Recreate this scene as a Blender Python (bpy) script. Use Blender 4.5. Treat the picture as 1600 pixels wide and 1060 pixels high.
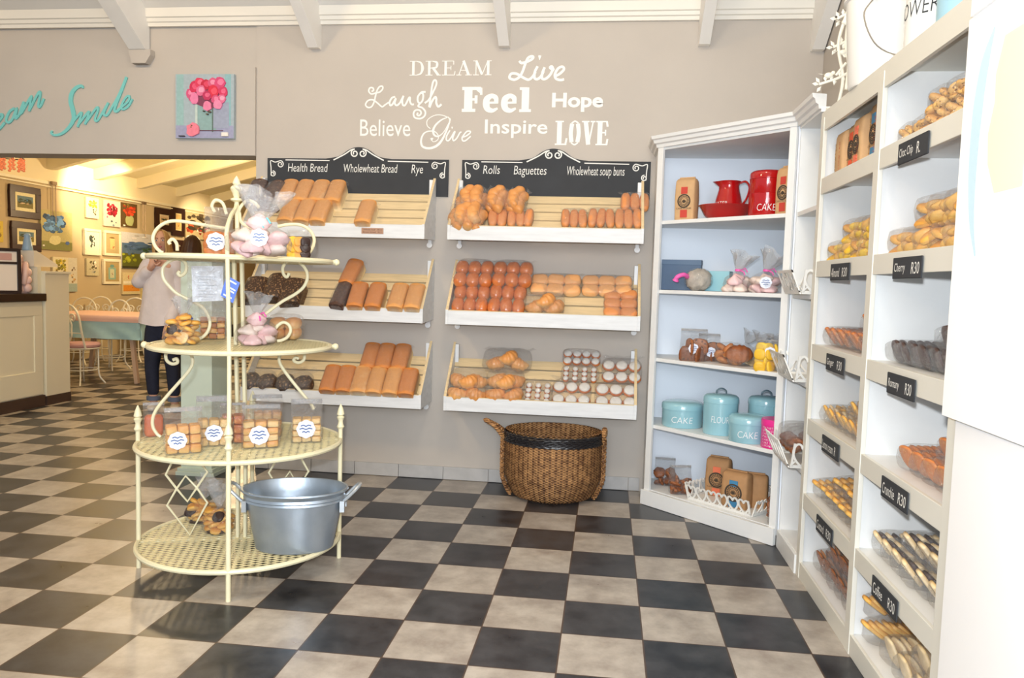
import bpy, bmesh, math, random
from mathutils import Vector, Matrix, Euler
for _o in list(bpy.data.objects): bpy.data.objects.remove(_o)
SC = bpy.context.scene
COL = SC.collection
rnd = random.Random(7)
PI = math.pi
def lin(c):
    return tuple(((x/255.0)/12.92 if x/255.0 <= .04045 else ((x/255.0+.055)/1.055)**2.4) for x in c)
# ---------------------------------------------------------------- camera
CF, PITCH, YAW, ROLL = 1203.62, 0.0719634, -0.1210097, 0.0290965
CAMP = Vector((1.159, -4.864, 1.468))
_f = Vector((math.sin(YAW)*math.cos(PITCH), math.cos(YAW)*math.cos(PITCH), -math.sin(PITCH)))
_r = Vector((math.cos(YAW), -math.sin(YAW), 0)); _u = _r.cross(_f)
_r2 = _r*math.cos(ROLL)+_u*math.sin(ROLL); _u2 = -_r*math.sin(ROLL)+_u*math.cos(ROLL)
cam = bpy.data.objects.new('camera', bpy.data.cameras.new('camera')); COL.objects.link(cam)
cam.data.sensor_width = 36; cam.data.lens = CF*36/1600; cam.data.clip_start = .05; cam.data.clip_end = 100
_m = Matrix((_r2, _u2, -_f)).transposed().to_4x4(); _m.translation = CAMP
cam.matrix_world = _m
SC.camera = cam
# ---------------------------------------------------------------- world, light, exposure
SC.view_settings.view_transform = 'Standard'; SC.view_settings.look = 'None'
SC.view_settings.gamma = 1; SC.view_settings.use_curve_mapping = False
SC.view_settings.exposure = 0.14
SC.cycles.transparent_max_bounces = 40
SC.cycles.max_bounces = 8
SC.cycles.caustics_reflective = False; SC.cycles.caustics_refractive = False
w = bpy.data.worlds.new('daylight'); SC.world = w; w.use_nodes = True
w.node_tree.nodes['Background'].inputs[0].default_value = (.86, .93, 1.0, 1)
w.node_tree.nodes['Background'].inputs[1].default_value = .5
def lamp(name, typ, loc, energy, color, size=.1, target=None, spot=None, size_y=None):
    l = bpy.data.lights.new(name, typ); o = bpy.data.objects.new(name, l); COL.objects.link(o)
    l.energy = energy; l.color = color; o.location = loc
    if typ == 'AREA':
        l.size = size
        if size_y: l.shape = 'RECTANGLE'; l.size_y = size_y
    else: l.shadow_soft_size = size
    if spot: l.spot_size = spot; l.spot_blend = .6
    if target is not None:
        d = Vector(target)-Vector(loc); o.rotation_euler = d.to_track_quat('-Z', 'Y').to_euler()
    return o
# camera flash, just above the lens
lamp('camera_flash', 'SPOT', CAMP+_u2*.13-_r2*.04-_f*.02, 300, (.9, .95, 1.0), .03, CAMP+_f*4+_r2*.55+_u2*.05, 1.75)
# daylight from the shop window behind the photographer
lamp('shop_window_light', 'AREA', (2.0, -7.6, 2.3), 340, (.86, .93, 1.0), 4.2, (.6, .7, 1.2), None, 2.6)
# ceiling lamps of the shop, high under the ridge
lamp('ceiling_lamp', 'POINT', (-2.2, -3.0, 4.0), 150, (1, .72, .4), .25)
lamp('ceiling_lamp', 'POINT', (1.0, -2.6, 4.2), 85, (1, .86, .66), .25)
# art room: tungsten lamps and the picture spots
lamp('art_room_lamp', 'POINT', (-4.6, 4.4, 2.7), 85, (1, .74, .42), .15)
lamp('art_room_lamp', 'POINT', (-5.0, 7.6, 2.6), 170, (1, .74, .42), .15)
lamp('picture_spot', 'SPOT', (-6.3, 6.7, 3.1), 190, (1, .78, .48), .05, (-7.5, 7.2, 2.72), 1.3)
lamp('picture_spot', 'SPOT', (-6.2, 10.2, 3.0), 90, (1, .76, .45), .05, (-7.5, 10.6, 2.1), 1.5)
lamp('counter_lamp', 'POINT', (-3.6, 1.6, 2.9), 26, (1, .78, .5), .1)

# ---------------------------------------------------------------- pixel rays to points in the place
def ray(x, y): return _f+_r2*((x-800)/CF)-_u2*((y-530)/CF)
def onz(x, y, z=0):
    d = ray(x, y); return CAMP+d*((z-CAMP.z)/d.z)
def ony(x, y, Y):
    d = ray(x, y); return CAMP+d*((Y-CAMP.y)/d.y)
def onx(x, y, X):
    d = ray(x, y); return CAMP+d*((X-CAMP.x)/d.x)
def onp(x, y, P, n):
    d = ray(x, y); P = Vector(P); n = Vector(n); return CAMP+d*((P-CAMP).dot(n)/d.dot(n))

# ---------------------------------------------------------------- materials
MATS = {}
def mat(name, col, rough=.5, metal=0, var=0, scale=20, bump=0, bscale=60, spec=.5, col2=None, coat=0, stretch=None, emit=None, estr=0, sss=0):
    if name in MATS: return MATS[name]
    m = bpy.data.materials.new(name); m.use_nodes = True; MATS[name] = m
    nt = m.node_tree; b = nt.nodes['Principled BSDF']; L = nt.links
    c = lin(col)
    b.inputs['Base Color'].default_value = (*c, 1); b.inputs['Roughness'].default_value = rough
    b.inputs['Metallic'].default_value = metal; b.inputs['Specular IOR Level'].default_value = spec
    if coat: b.inputs['Coat Weight'].default_value = coat; b.inputs['Coat Roughness'].default_value = .08
    if emit: b.inputs['Emission Color'].default_value = (*lin(emit), 1); b.inputs['Emission Strength'].default_value = estr
    if var or bump:
        tc = nt.nodes.new('ShaderNodeTexCoord'); mp = nt.nodes.new('ShaderNodeMapping'); L.new(tc.outputs['Object'], mp.inputs[0])
        if stretch: mp.inputs['Scale'].default_value = stretch
    if var:
        n = nt.nodes.new('ShaderNodeTexNoise'); n.inputs['Scale'].default_value = scale; n.inputs['Detail'].default_value = 5
        L.new(mp.outputs[0], n.inputs[0])
        r = nt.nodes.new('ShaderNodeValToRGB'); c2 = lin(col2) if col2 else tuple(x*(1-var) for x in c)
        r.color_ramp.elements[0].position = .32; r.color_ramp.elements[1].position = .68
        r.color_ramp.elements[0].color = (*c2, 1); r.color_ramp.elements[1].color = (*c, 1)
        L.new(n.outputs[0], r.inputs[0]); L.new(r.outputs[0], b.inputs['Base Color'])
    if bump:
        n2 = nt.nodes.new('ShaderNodeTexNoise'); n2.inputs['Scale'].default_value = bscale; n2.inputs['Detail'].default_value = 4
        L.new(mp.outputs[0], n2.inputs[0]); bp = nt.nodes.new('ShaderNodeBump'); bp.inputs['Strength'].default_value = bump; bp.inputs['Distance'].default_value = .01
        L.new(n2.outputs[0], bp.inputs['Height']); L.new(bp.outputs[0], b.inputs['Normal'])
    return m
def baked(name, side, top, lo=.35, hi=.75, spots=None, rough=.5, axis='Z', scale=14, coat=0):
    """baked goods: pale where the tin held the dough, browned where the oven's heat reached"""
    if name in MATS: return MATS[name]
    m = bpy.data.materials.new(name); m.use_nodes = True; MATS[name] = m
    nt = m.node_tree; b = nt.nodes['Principled BSDF']; L = nt.links; N = nt.nodes.new
    tc = N('ShaderNodeTexCoord'); sx = N('ShaderNodeSeparateXYZ'); L.new(tc.outputs['Generated'], sx.inputs[0])
    n = N('ShaderNodeTexNoise'); n.inputs['Scale'].default_value = scale; n.inputs['Detail'].default_value = 5; L.new(tc.outputs['Object'], n.inputs[0])
    oi = N('ShaderNodeObjectInfo')
    a = N('ShaderNodeMath'); a.operation = 'MULTIPLY_ADD'; a.inputs[1].default_value = .5; L.new(n.outputs[0], a.inputs[0]); L.new(sx.outputs[axis], a.inputs[2])
    s = N('ShaderNodeMath'); s.operation = 'SUBTRACT'; s.inputs[1].default_value = .25; L.new(a.outputs[0], s.inputs[0])
    q = N('ShaderNodeMath'); q.operation = 'MULTIPLY_ADD'; q.inputs[1].default_value = .3; L.new(oi.outputs['Random'], q.inputs[0]); L.new(s.outputs[0], q.inputs[2])
    q2 = N('ShaderNodeMath'); q2.operation = 'SUBTRACT'; q2.inputs[1].default_value = .15; L.new(q.outputs[0], q2.inputs[0])
    r = N('ShaderNodeValToRGB'); e = r.color_ramp.elements
    e[0].position = lo; e[0].color = (*lin(side), 1); e[1].position = hi; e[1].color = (*lin(top), 1)
    L.new(q2.outputs[0], r.inputs[0]); out = r.outputs[0]
    if spots:
        v = N('ShaderNodeTexNoise'); v.inputs['Scale'].default_value = 70; v.inputs['Detail'].default_value = 1; L.new(tc.outputs['Object'], v.inputs[0])
        vr = N('ShaderNodeValToRGB'); vr.color_ramp.elements[0].position = .58; vr.color_ramp.elements[1].position = .66
        vr.color_ramp.elements[0].color = (0, 0, 0, 1); vr.color_ramp.elements[1].color = (1, 1, 1, 1); L.new(v.outputs[0], vr.inputs[0])
        mx = N('ShaderNodeMix'); mx.data_type = 'RGBA'; L.new(vr.outputs[0], mx.inputs[0]); L.new(out, mx.inputs[6]); mx.inputs[7].default_value = (*lin(spots), 1); out = mx.outputs[2]
    L.new(out, b.inputs['Base Color']); b.inputs['Roughness'].default_value = rough
    if coat: b.inputs['Coat Weight'].default_value = coat; b.inputs['Coat Roughness'].default_value = .15
    bn = N('ShaderNodeTexNoise'); bn.inputs['Scale'].default_value = 55; L.new(tc.outputs['Object'], bn.inputs[0])
    bp = N('ShaderNodeBump'); bp.inputs['Strength'].default_value = .35; bp.inputs['Distance'].default_value = .006; L.new(bn.outputs[0], bp.inputs['Height']); L.new(bp.outputs[0], b.inputs['Normal'])
    return m
def plastic(name, tint=(255, 255, 255), haze=.045, gloss=.06, rough=.08, bscale=24, bstr=1.0):
    if name in MATS: return MATS[name]
    m = bpy.data.materials.new(name); m.use_nodes = True; MATS[name] = m
    nt = m.node_tree; nt.nodes.clear(); N = nt.nodes.new; L = nt.links
    o = N('ShaderNodeOutputMaterial'); t = N('ShaderNodeBsdfTransparent'); t.inputs[0].default_value = (*lin(tint), 1)
    g = N('ShaderNodeBsdfGlossy'); g.inputs['Roughness'].default_value = rough; d = N('ShaderNodeBsdfDiffuse'); d.inputs[0].default_value = (.85, .87, .9, 1)
    tc = N('ShaderNodeTexCoord'); n = N('ShaderNodeTexNoise'); n.inputs['Scale'].default_value = bscale; n.inputs['Detail'].default_value = 3; n.inputs['Distortion'].default_value = 2.2
    L.new(tc.outputs['Object'], n.inputs[0]); bp = N('ShaderNodeBump'); bp.inputs['Strength'].default_value = bstr; bp.inputs['Distance'].default_value = .035
    L.new(n.outputs[0], bp.inputs['Height']); L.new(bp.outputs[0], g.inputs['Normal'])
    lw = N('ShaderNodeLayerWeight'); lw.inputs['Blend'].default_value = .25; L.new(bp.outputs[0], lw.inputs['Normal'])
    ma = N('ShaderNodeMath'); ma.operation = 'MULTIPLY_ADD'; ma.inputs[1].default_value = .22; ma.inputs[2].default_value = gloss; L.new(lw.outputs['Fresnel'], ma.inputs[0])
    ma.use_clamp = True
    m1 = N('ShaderNodeMixShader'); m1.inputs[0].default_value = haze; L.new(t.outputs[0], m1.inputs[1]); L.new(d.outputs[0], m1.inputs[2])
    m2 = N('ShaderNodeMixShader'); L.new(ma.outputs[0], m2.inputs[0]); L.new(m1.outputs[0], m2.inputs[1]); L.new(g.outputs[0], m2.inputs[2])
    L.new(m2.outputs[0], o.inputs[0]); return m

# ---------------------------------------------------------------- mesh builder
def cr(pts, k=6, closed=False):
    """smooth curve through points"""
    P = [Vector(p) for p in pts]; n = len(P); out = []
    if n < 3: return P
    seg = n if closed else n-1
    for i in range(seg):
        p1, p2 = P[i], P[(i+1) % n]
        p0 = P[(i-1) % n] if (closed or i > 0) else p1*2-p2
        p3 = P[(i+2) % n] if (closed or i+2 < n) else p2*2-p1
        for j in range(k):
            t = j/k
            out.append(.5*((2*p1)+(p2-p0)*t+(2*p0-5*p1+4*p2-p3)*t*t+(3*p1-p0-3*p2+p3)*t**3))
    if not closed: out.append(P[-1])
    return out
class MB:
    def __init__(s): s.v = []; s.f = []; s.m = []
    def add(s, vs, fs, mi=0, M=None):
        o = len(s.v)
        for p in vs:
            p = Vector(p); s.v.append(M @ p if M else p)
        for f in fs: s.f.append([i+o for i in f]); s.m.append(mi)
        return s
    def box(s, x0, x1, y0, y1, z0, z1, mi=0, M=None):
        vs = [(x, y, z) for z in (z0, z1) for y in (y0, y1) for x in (x0, x1)]
        return s.add(vs, [(0, 2, 3, 1), (4, 5, 7, 6), (0, 1, 5, 4), (2, 6, 7, 3), (0, 4, 6, 2), (1, 3, 7, 5)], mi, M)
    def beam(s, a, b, w, h, up=(0, 0, 1), mi=0):
        a = Vector(a); b = Vector(b); d = (b-a); L = d.length; d.normalize(); x = d.cross(Vector(up)).normalized(); z = x.cross(d)
        M = Matrix((x, d, z)).transposed().to_4x4(); M.translation = a
        return s.box(-w/2, w/2, 0, L, -h/2, h/2, mi, M)
    def tube(s, pts, r, n=8, closed=False, mi=0, cap=True):
        P = [Vector(p) for p in pts]; m = len(P); rs = r if isinstance(r, (list, tuple)) else [r]*m
        T = []
        for i in range(m):
            a = P[(i-1) % m] if (closed or i > 0) else P[i]; b = P[(i+1) % m] if (closed or i < m-1) else P[i]
            t = (b-a); T.append(t.normalized() if t.length > 1e-9 else Vector((0, 0, 1)))
        nrm = T[0].orthogonal().normalized(); vs = []
        for i in range(m):
            if i: nrm = (T[i-1].rotation_difference(T[i]) @ nrm); nrm = (nrm-T[i]*nrm.dot(T[i])).normalized()
            bn = T[i].cross(nrm)
            for k in range(n):
                a = 2*PI*k/n; vs.append(P[i]+(nrm*math.cos(a)+bn*math.sin(a))*rs[i])
        fs = []
        for i in range(m if closed else m-1):
            j = (i+1) % m
            for k in range(n): fs.append((i*n+k, i*n+(k+1) % n, j*n+(k+1) % n, j*n+k))
        if cap and not closed: fs.append(tuple(range(n))[::-1]); fs.append(tuple((m-1)*n+k for k in range(n)))
        return s.add(vs, fs, mi)
    def lathe(s, prof, n=32, c=(0, 0, 0), sx=1, sy=1, mi=0, M=None, fn=None, cap=True):
        vs = []; fs = []; m = len(prof)
        for i, (r, z) in enumerate(prof):
            for k in range(n):
                a = 2*PI*k/n; rr = r*(fn(a, i, z) if fn else 1)
                vs.append((c[0]+rr*sx*math.cos(a), c[1]+rr*sy*math.sin(a), c[2]+z))
        for i in range(m-1):
            for k in range(n): fs.append((i*n+k, i*n+(k+1) % n, (i+1)*n+(k+1) % n, (i+1)*n+k))
        if cap and prof[0][0] > 1e-5: fs.append(tuple(range(n))[::-1])
        if cap and prof[-1][0] > 1e-5: fs.append(tuple((m-1)*n+k for k in range(n)))
        return s.add(vs, fs, mi, M)
    def ell(s, c, r, nu=14, nv=8, mi=0, M=None, fn=None, p=1.0):
        def sg(x): return math.copysign(abs(x)**p, x)
        vs = []; fs = []
        for j in range(nv+1):
            ph = -PI/2+PI*j/nv
            for k in range(nu):
                a = 2*PI*k/nu; x, y, z = sg(math.cos(ph))*sg(math.cos(a)), sg(math.cos(ph))*sg(math.sin(a)), sg(math.sin(ph))
                q = fn(x, y, z) if fn else 1
                vs.append((c[0]+r[0]*x*q, c[1]+r[1]*y*q, c[2]+r[2]*z*q))
        for j in range(nv):
            for k in range(nu): fs.append((j*nu+k, j*nu+(k+1) % nu, (j+1)*nu+(k+1) % nu, (j+1)*nu+k))
        return s.add(vs, fs, mi, M)
    def prism(s, poly, fn, d0, d1, mi=0):
        """poly of 2D points, fn(a,b,depth)->3D"""
        n = len(poly); vs = [fn(a, b, d0) for a, b in poly]+[fn(a, b, d1) for a, b in poly]
        fs = [tuple(range(n))[::-1], tuple(range(n, 2*n))]+[(i, (i+1) % n, n+(i+1) % n, n+i) for i in range(n)]
        return s.add(vs, fs, mi)
    def ribbon(s, pts, wd, fn, d0=0, d1=.003, mi=0):
        """flat brush stroke; pts 2D, wd width or list"""
        P = [Vector((p[0], p[1])) for p in pts]; m = len(P)
        ws = wd if isinstance(wd, (list, tuple)) else [wd]*m
        if len(ws) != m: ws = [ws[0]+(ws[-1]-ws[0])*0 if False else ws[min(len(ws)-1, int(i*(len(ws)-1)/(m-1)))]*(1-((i*(len(ws)-1)/(m-1)) % 1))+ws[min(len(ws)-1, int(i*(len(ws)-1)/(m-1))+1)]*((i*(len(ws)-1)/(m-1)) % 1) for i in range(m)]
        vs = []
        for i in range(m):
            t = (P[min(i+1, m-1)]-P[max(i-1, 0)])
            t = t.normalized() if t.length > 1e-9 else Vector((1, 0)); nn = Vector((-t.y, t.x))*ws[i]/2
            a, b = P[i]+nn, P[i]-nn
            dd = d1+.00025*i/m
            vs += [fn(a.x, a.y, d0), fn(b.x, b.y, d0), fn(b.x, b.y, dd), fn(a.x, a.y, dd)]
        fs = []
        for i in range(m-1):
            for k in range(4): fs.append((i*4+k, i*4+(k+1) % 4, i*4+4+(k+1) % 4, i*4+4+k))
        fs += [(0, 3, 2, 1), ((m-1)*4, (m-1)*4+1, (m-1)*4+2, (m-1)*4+3)]
        return s.add(vs, fs, mi)
    def mesh(s, name, mats, smooth=False, bev=0, merge=True):
        me = bpy.data.meshes.new(name); me.from_pydata([tuple(v) for v in s.v], [], s.f)
        for i, p in enumerate(me.polygons): p.material_index = s.m[i]
        bm = bmesh.new(); bm.from_mesh(me)
        if merge: bmesh.ops.remove_doubles(bm, verts=bm.verts, dist=1e-5)
        bmesh.ops.recalc_face_normals(bm, faces=bm.faces)
        if bev: bmesh.ops.bevel(bm, geom=[e for e in bm.edges if len(e.link_faces) == 2 and e.calc_face_angle(0) > .5], offset=bev, segments=2, affect='EDGES', profile=.6)
        bm.to_mesh(me); bm.free()
        for m in (mats if isinstance(mats, (list, tuple)) else [mats]): me.materials.append(m)
        if smooth:
            for p in me.polygons: p.use_smooth = True
            if smooth != 'all': me.set_sharp_from_angle(angle=math.radians(smooth if smooth is not True else 42))
        return me
    def build(s, name, mats, parent=None, smooth=False, bev=0, loc=None, rot=None):
        return link(name, s.mesh(name, mats, smooth, bev), parent, loc, rot)
def link(name, me, parent=None, loc=None, rot=None):
    o = bpy.data.objects.new(name, me); COL.objects.link(o)
    if parent: o.parent = parent
    if loc is not None: o.location = loc
    if rot is not None: o.rotation_euler = rot
    return o
def tag(o, label, cat, group=None):
    o['label'] = label; o['category'] = cat
    if group: o['group'] = group
    return o
def thing(name, label, cat, loc=(0, 0, 0), rot=(0, 0, 0), group=None):
    o = bpy.data.objects.new(name, None); COL.objects.link(o); o.empty_display_size = .05
    o.location = loc; o.rotation_euler = rot
    return tag(o, label, cat, group)
def structure(name, mb, m, smooth=False, bev=0):
    o = mb.build(name, m, None, smooth, bev); o['kind'] = 'structure'; return o
def kids(o): return [c for c in bpy.data.objects if c.parent == o]
def dup(src, label, loc=None, rot=None, group=None, scale=None):
    r = src.copy(); COL.objects.link(r); r['label'] = label
    if group: r['group'] = group
    for c in KID.get(src.name) or KID.setdefault(src.name, [(c, kids(c)) for c in kids(src)]):
        d = c[0].copy(); COL.objects.link(d); d.parent = r
        for g in c[1]:
            e = g.copy(); COL.objects.link(e); e.parent = d
    if loc is not None: r.location = loc
    if rot is not None: r.rotation_euler = rot
    if scale is not None: r.scale = scale
    return r
KID = {}
def text_mb(body, x0, x1, z0, z1, fn, d=.002, shear=0, bold=0, keep=False):
    """lettering fitted to a box; fn(a,b,depth)->3D"""
    cu = bpy.data.curves.new('lettering', 'FONT'); cu.body = body; cu.shear = shear; cu.offset = bold; cu.extrude = .0; cu.resolution_u = 3
    o = bpy.data.objects.new('lettering', cu); COL.objects.link(o)
    dg = bpy.context.evaluated_depsgraph_get(); dg.update()
    me = bpy.data.meshes.new_from_object(o.evaluated_get(dg)); bpy.data.objects.remove(o)
    xs = [v.co.x for v in me.vertices]; ys = [v.co.y for v in me.vertices]
    ax, bx, ay, by = min(xs), max(xs), min(ys), max(ys); mb = MB()
    sx = (x1-x0)/(bx-ax); sy = (z1-z0)/(by-ay)
    vs = [fn(x0+(v.co.x-ax)*sx, z0+(v.co.y-ay)*sy, d) for v in me.vertices]
    mb.add(vs, [tuple(p.vertices) for p in me.polygons]); bpy.data.meshes.remove(me)
    return mb
ORD = ['first', 'second', 'third', 'fourth', 'fifth', 'sixth', 'seventh', 'eighth', 'ninth']

# shared materials
M_white = mat('white_paint', (232, 233, 232), .45, var=.04, scale=6, bump=.05)
M_rackwhite = mat('rack_white_paint', (226, 228, 230), .5, var=.12, scale=5, stretch=(1, 4, 8))
M_shelfback = mat('shelf_back_paint', (232, 239, 248), .5)
M_pine = mat('bare_pine', (226, 203, 160), .6, var=.14, scale=7, stretch=(1, 9, 9))
M_chalk = mat('chalkboard', (50, 53, 58), .75, var=.2, scale=5)
M_chalkw = mat('chalk', (232, 232, 228), .9)
M_cream = mat('cream_iron', (232, 224, 188), .4)
M_cream_old = mat('worn_cream_iron', (222, 208, 160), .45, var=.1, scale=30)
M_bag = plastic('clear_bag')
M_bagsoft = plastic('clear_soft_bag', haze=.2, gloss=.12, rough=.15, bscale=35)
M_label = mat('white_label', (226, 232, 246), .6)
M_ink = mat('label_ink', (70, 95, 150), .7)
M_dark = mat('dark_wood', (48, 30, 26), .35, var=.3, scale=10)
# ================================================================ THE SETTING
WY = 0.68                      # back wall
WX = 2.55                      # right wall
OX = -1.475                    # right edge of the opening to the art room
HB = 2.36                      # underside of the header
T = 0.34                       # floor tile
def floor_mat():
    m = bpy.data.materials.new('checker_floor_tiles'); m.use_nodes = True; nt = m.node_tree; N = nt.nodes.new; L = nt.links; b = nt.nodes['Principled BSDF']
    tc = N('ShaderNodeTexCoord'); sp = N('ShaderNodeSeparateXYZ'); L.new(tc.outputs['Object'], sp.inputs[0])
    def mth(op, a, bb=None, c=None):
        n = N('ShaderNodeMath'); n.operation = op
        for i, v in enumerate((a, bb, c)):
            if v is None: continue
            if isinstance(v, (int, float)): n.inputs[i].default_value = v
            else: L.new(v, n.inputs[i])
        return n.outputs[0]
    u = mth('DIVIDE', sp.outputs[0], T); v = mth('DIVIDE', sp.outputs[1], T)
    fu, fv = mth('FLOOR', u), mth('FLOOR', v); par = mth('FLOORED_MODULO', mth('ADD', fu, fv), 2.0)      # 1 = light
    gu = mth('ABSOLUTE', mth('SUBTRACT', mth('FRACT', u), .5)); gv = mth('ABSOLUTE', mth('SUBTRACT', mth('FRACT', v), .5))
    grout = mth('GREATER_THAN', mth('MAXIMUM', gu, gv), .4905)
    cid = N('ShaderNodeCombineXYZ'); L.new(fu, cid.inputs[0]); L.new(fv, cid.inputs[1])
    wn = N('ShaderNodeTexWhiteNoise'); L.new(cid.outputs[0], wn.inputs[0])
    off = N('ShaderNodeVectorMath'); off.operation = 'MULTIPLY_ADD'; L.new(wn.outputs['Color'], off.inputs[0]); off.inputs[1].default_value = (9, 9, 9); L.new(tc.outputs['Object'], off.inputs[2])
    n = N('ShaderNodeTexNoise'); n.inputs['Scale'].default_value = 7; n.inputs['Detail'].default_value = 7; n.inputs['Roughness'].default_value = .62; L.new(off.outputs[0], n.inputs[0])
    def ramp(c0, c1, p0=.35, p1=.66):
        r = N('ShaderNodeValToRGB'); e = r.color_ramp.elements; e[0].position = p0; e[1].position = p1; e[0].color = (*lin(c0), 1); e[1].color = (*lin(c1), 1); L.new(n.outputs[0], r.inputs[0]); return r.outputs[0]
    li, dk = ramp((150, 140, 130), (186, 178, 167)), ramp((33, 35, 40), (66, 67, 71))
    def mix(f, a, bb):
        x = N('ShaderNodeMix'); x.data_type = 'RGBA'; L.new(f, x.inputs[0])
        for i, q in ((6, a), (7, bb)):
            if isinstance(q, tuple): x.inputs[i].default_value = (*lin(q), 1)
            else: L.new(q, x.inputs[i])
        return x.outputs[2]
    L.new(mix(grout, mix(par, dk, li), (78, 62, 52)), b.inputs['Base Color'])
    L.new(mth('MULTIPLY_ADD', n.outputs[0], .25, .2), b.inputs['Roughness'])
    bp = N('ShaderNodeBump'); bp.inputs['Strength'].default_value = .25; bp.inputs['Distance'].default_value = .004
    L.new(mth('SUBTRACT', mth('MULTIPLY', n.outputs[0], .3), grout), bp.inputs['Height']); L.new(bp.outputs[0], b.inputs['Normal'])
    return m
structure('floor', MB().box(-9, 3.4, -8, 14, -.1, 0), floor_mat())
M_wall = mat('beige_wall', (190, 182, 173), .8, var=.05, scale=2.5, bump=.05, bscale=120)
M_wall2 = mat('art_room_wall', (196, 176, 140), .8, var=.06, scale=2, bump=.08, bscale=60)
M_ceil = mat('ceiling_white', (222, 220, 216), .7, var=.03, scale=3)
M_tileb = mat('skirting_tile', (186, 184, 182), .5, var=.16, scale=9)
structure('wall_back', MB().box(OX, WX+.25, WY, WY+.22, 0, 3.6), M_wall)
structure('wall_header', MB().box(-9, OX, WY-.021, WY+.2, HB, 3.005).box(-9, OX, WY+.012, WY+.2, 3.005, 3.6), M_wall)
structure('wall_right', MB().box(WX, WX+.2, -8, WY, 0, 6.5), M_wall)
bb = MB()
x = OX+.02
xs = [OX+.012]+[-1.36+T*i for i in range(9)]+[1.44]
for a, b in zip(xs[:-1], xs[1:]): bb.box(a+.002, b-.002, WY-.014, WY-.0005, 0.004, .098)
structure('baseboard_back', bb, M_tileb, bev=.002)
# ceiling rising from the wall to a ridge over the shop
SL = .63
def cz(y): return 3.40+SL*(WY-y)
YR = -3.6
structure('ceiling', MB().prism([(WY+.2, cz(WY+.2)), (YR, cz(YR)), (-8, cz(YR)-SL*(YR+8)), (-8, cz(YR)-SL*(YR+8)+.1), (YR, cz(YR)+.1), (WY+.2, cz(WY+.2)+.1)], lambda a, b, d: (d, a, b), -9, WX+.2), M_ceil)
cor = [(WY, 3.305), (WY-.02, 3.305), (WY-.022, 3.33), (WY-.034, 3.336), (WY-.038, 3.36), (WY-.05, 3.366), (WY-.052, 3.43), (WY, 3.40)]
structure('trim_1', MB().prism(cor, lambda a, b, d: (d, a, b), -9, WX), mat('cornice_white', (226, 222, 213), .5))
M_raft = mat('rafter_white', (238, 236, 232), .55, var=.05, scale=4)
for i, (xc, wd) in enumerate(((-2.385, .13), (-1.02, .08), (.374, .075), (1.752, .075), (2.5, .08), (-3.8, .1))):
    z0 = 3.13 if i != 4 else 3.09
    structure('trim_%d' % (i+2), MB().prism([(WY, z0), (WY, 3.4), (YR, cz(YR)), (YR, cz(YR)-.2), (WY-.06, z0)], lambda a, b, d: (d, a, b), xc-wd/2, xc+wd/2), M_raft)
structure('trim_8', MB().prism([(-.075, 0), (-.05, -.1), (.06, -.1), (.1, -.04), (.1, 0)], lambda a, b, d: (-2.385+a, d, 3.13+b), WY-.05, WY+.01), M_wall)
# art room shell
AX = -7.5
structure('wall_art_room', MB().box(AX-.2, AX, WY, 13.5, 0, 3.35), M_wall2)
structure('wall_far', MB().box(AX-.2, OX+.3, 13.5, 13.7, 0, 5.5), M_wall2)
structure('wall_art_room_right', MB().box(OX+.2, OX+.4, WY+.2, 13.5, 0, 5.5), M_wall2)
structure('ceiling_art_room', MB().prism([(AX-.2, 3.13), (OX+.4, 4.85), (OX+.4, 4.95), (AX-.2, 3.23)], lambda a, b, d: (a, d, b), WY+.2, 13.6), mat('art_room_ceiling', (226, 216, 178), .7))
structure('trim_9', MB().box(AX, AX+.012, WY+.2, 13.5, 2.83, 3.21), mat('art_room_frieze', (240, 226, 190), .6))
structure('trim_10', MB().box(AX, AX+.03, WY+.2, 13.5, 2.79, 2.835).box(AX, AX+.045, WY+.2, 13.5, 2.745, 2.765), mat('picture_rail_white', (240, 232, 205), .5), bev=.004)
for i, y in enumerate((4.6, 6.25, 7.35, 8.55, 9.85, 11.2)):
    structure('trim_%d' % (11+i), MB().prism([(AX, 3.02), (AX, 3.19), (OX+.2, 4.78), (OX+.2, 4.58), (AX+.1, 3.02)], lambda a, b, d: (a, d, b), y-.06, y+.06), mat('art_room_rafter', (232, 222, 190), .6))

# ================================================================ LETTERING ON THE WALL
M_vinyl = mat('white_vinyl', (240, 238, 234), .6)
def wfn(Y):
    return lambda a, b, d: (a, Y-d, b)
def px2w(pts, ox, oy, s, Y=WY): 
    r = []
    for a, b in pts:
        q = ony(ox+a/s, oy+b/s, Y); r.append((q.x, q.z))
    return r
def word(name, label, strokes, ox, oy, s, Y=WY, m=M_vinyl, cat='wall lettering', depth=.002, group='white wall words'):
    mb = MB()
    for i, (pts, wd) in enumerate(strokes):
        P = px2w(pts, ox, oy, s, Y)
        P = cr([(p[0], p[1], 0) for p in P], 5) if len(pts) > 2 else [Vector((*p, 0)) for p in P]
        mb.ribbon([(p[0], p[1]) for p in P], wd, wfn(Y), 0.0004, depth+i*.0001)
    o = mb.build(name, m); return tag(o, label, cat, group)
def dot(c, r): return ([(c[0]-r*.6, c[1]), (c[0], c[1]), (c[0]+r*.6, c[1])], .022)
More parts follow.
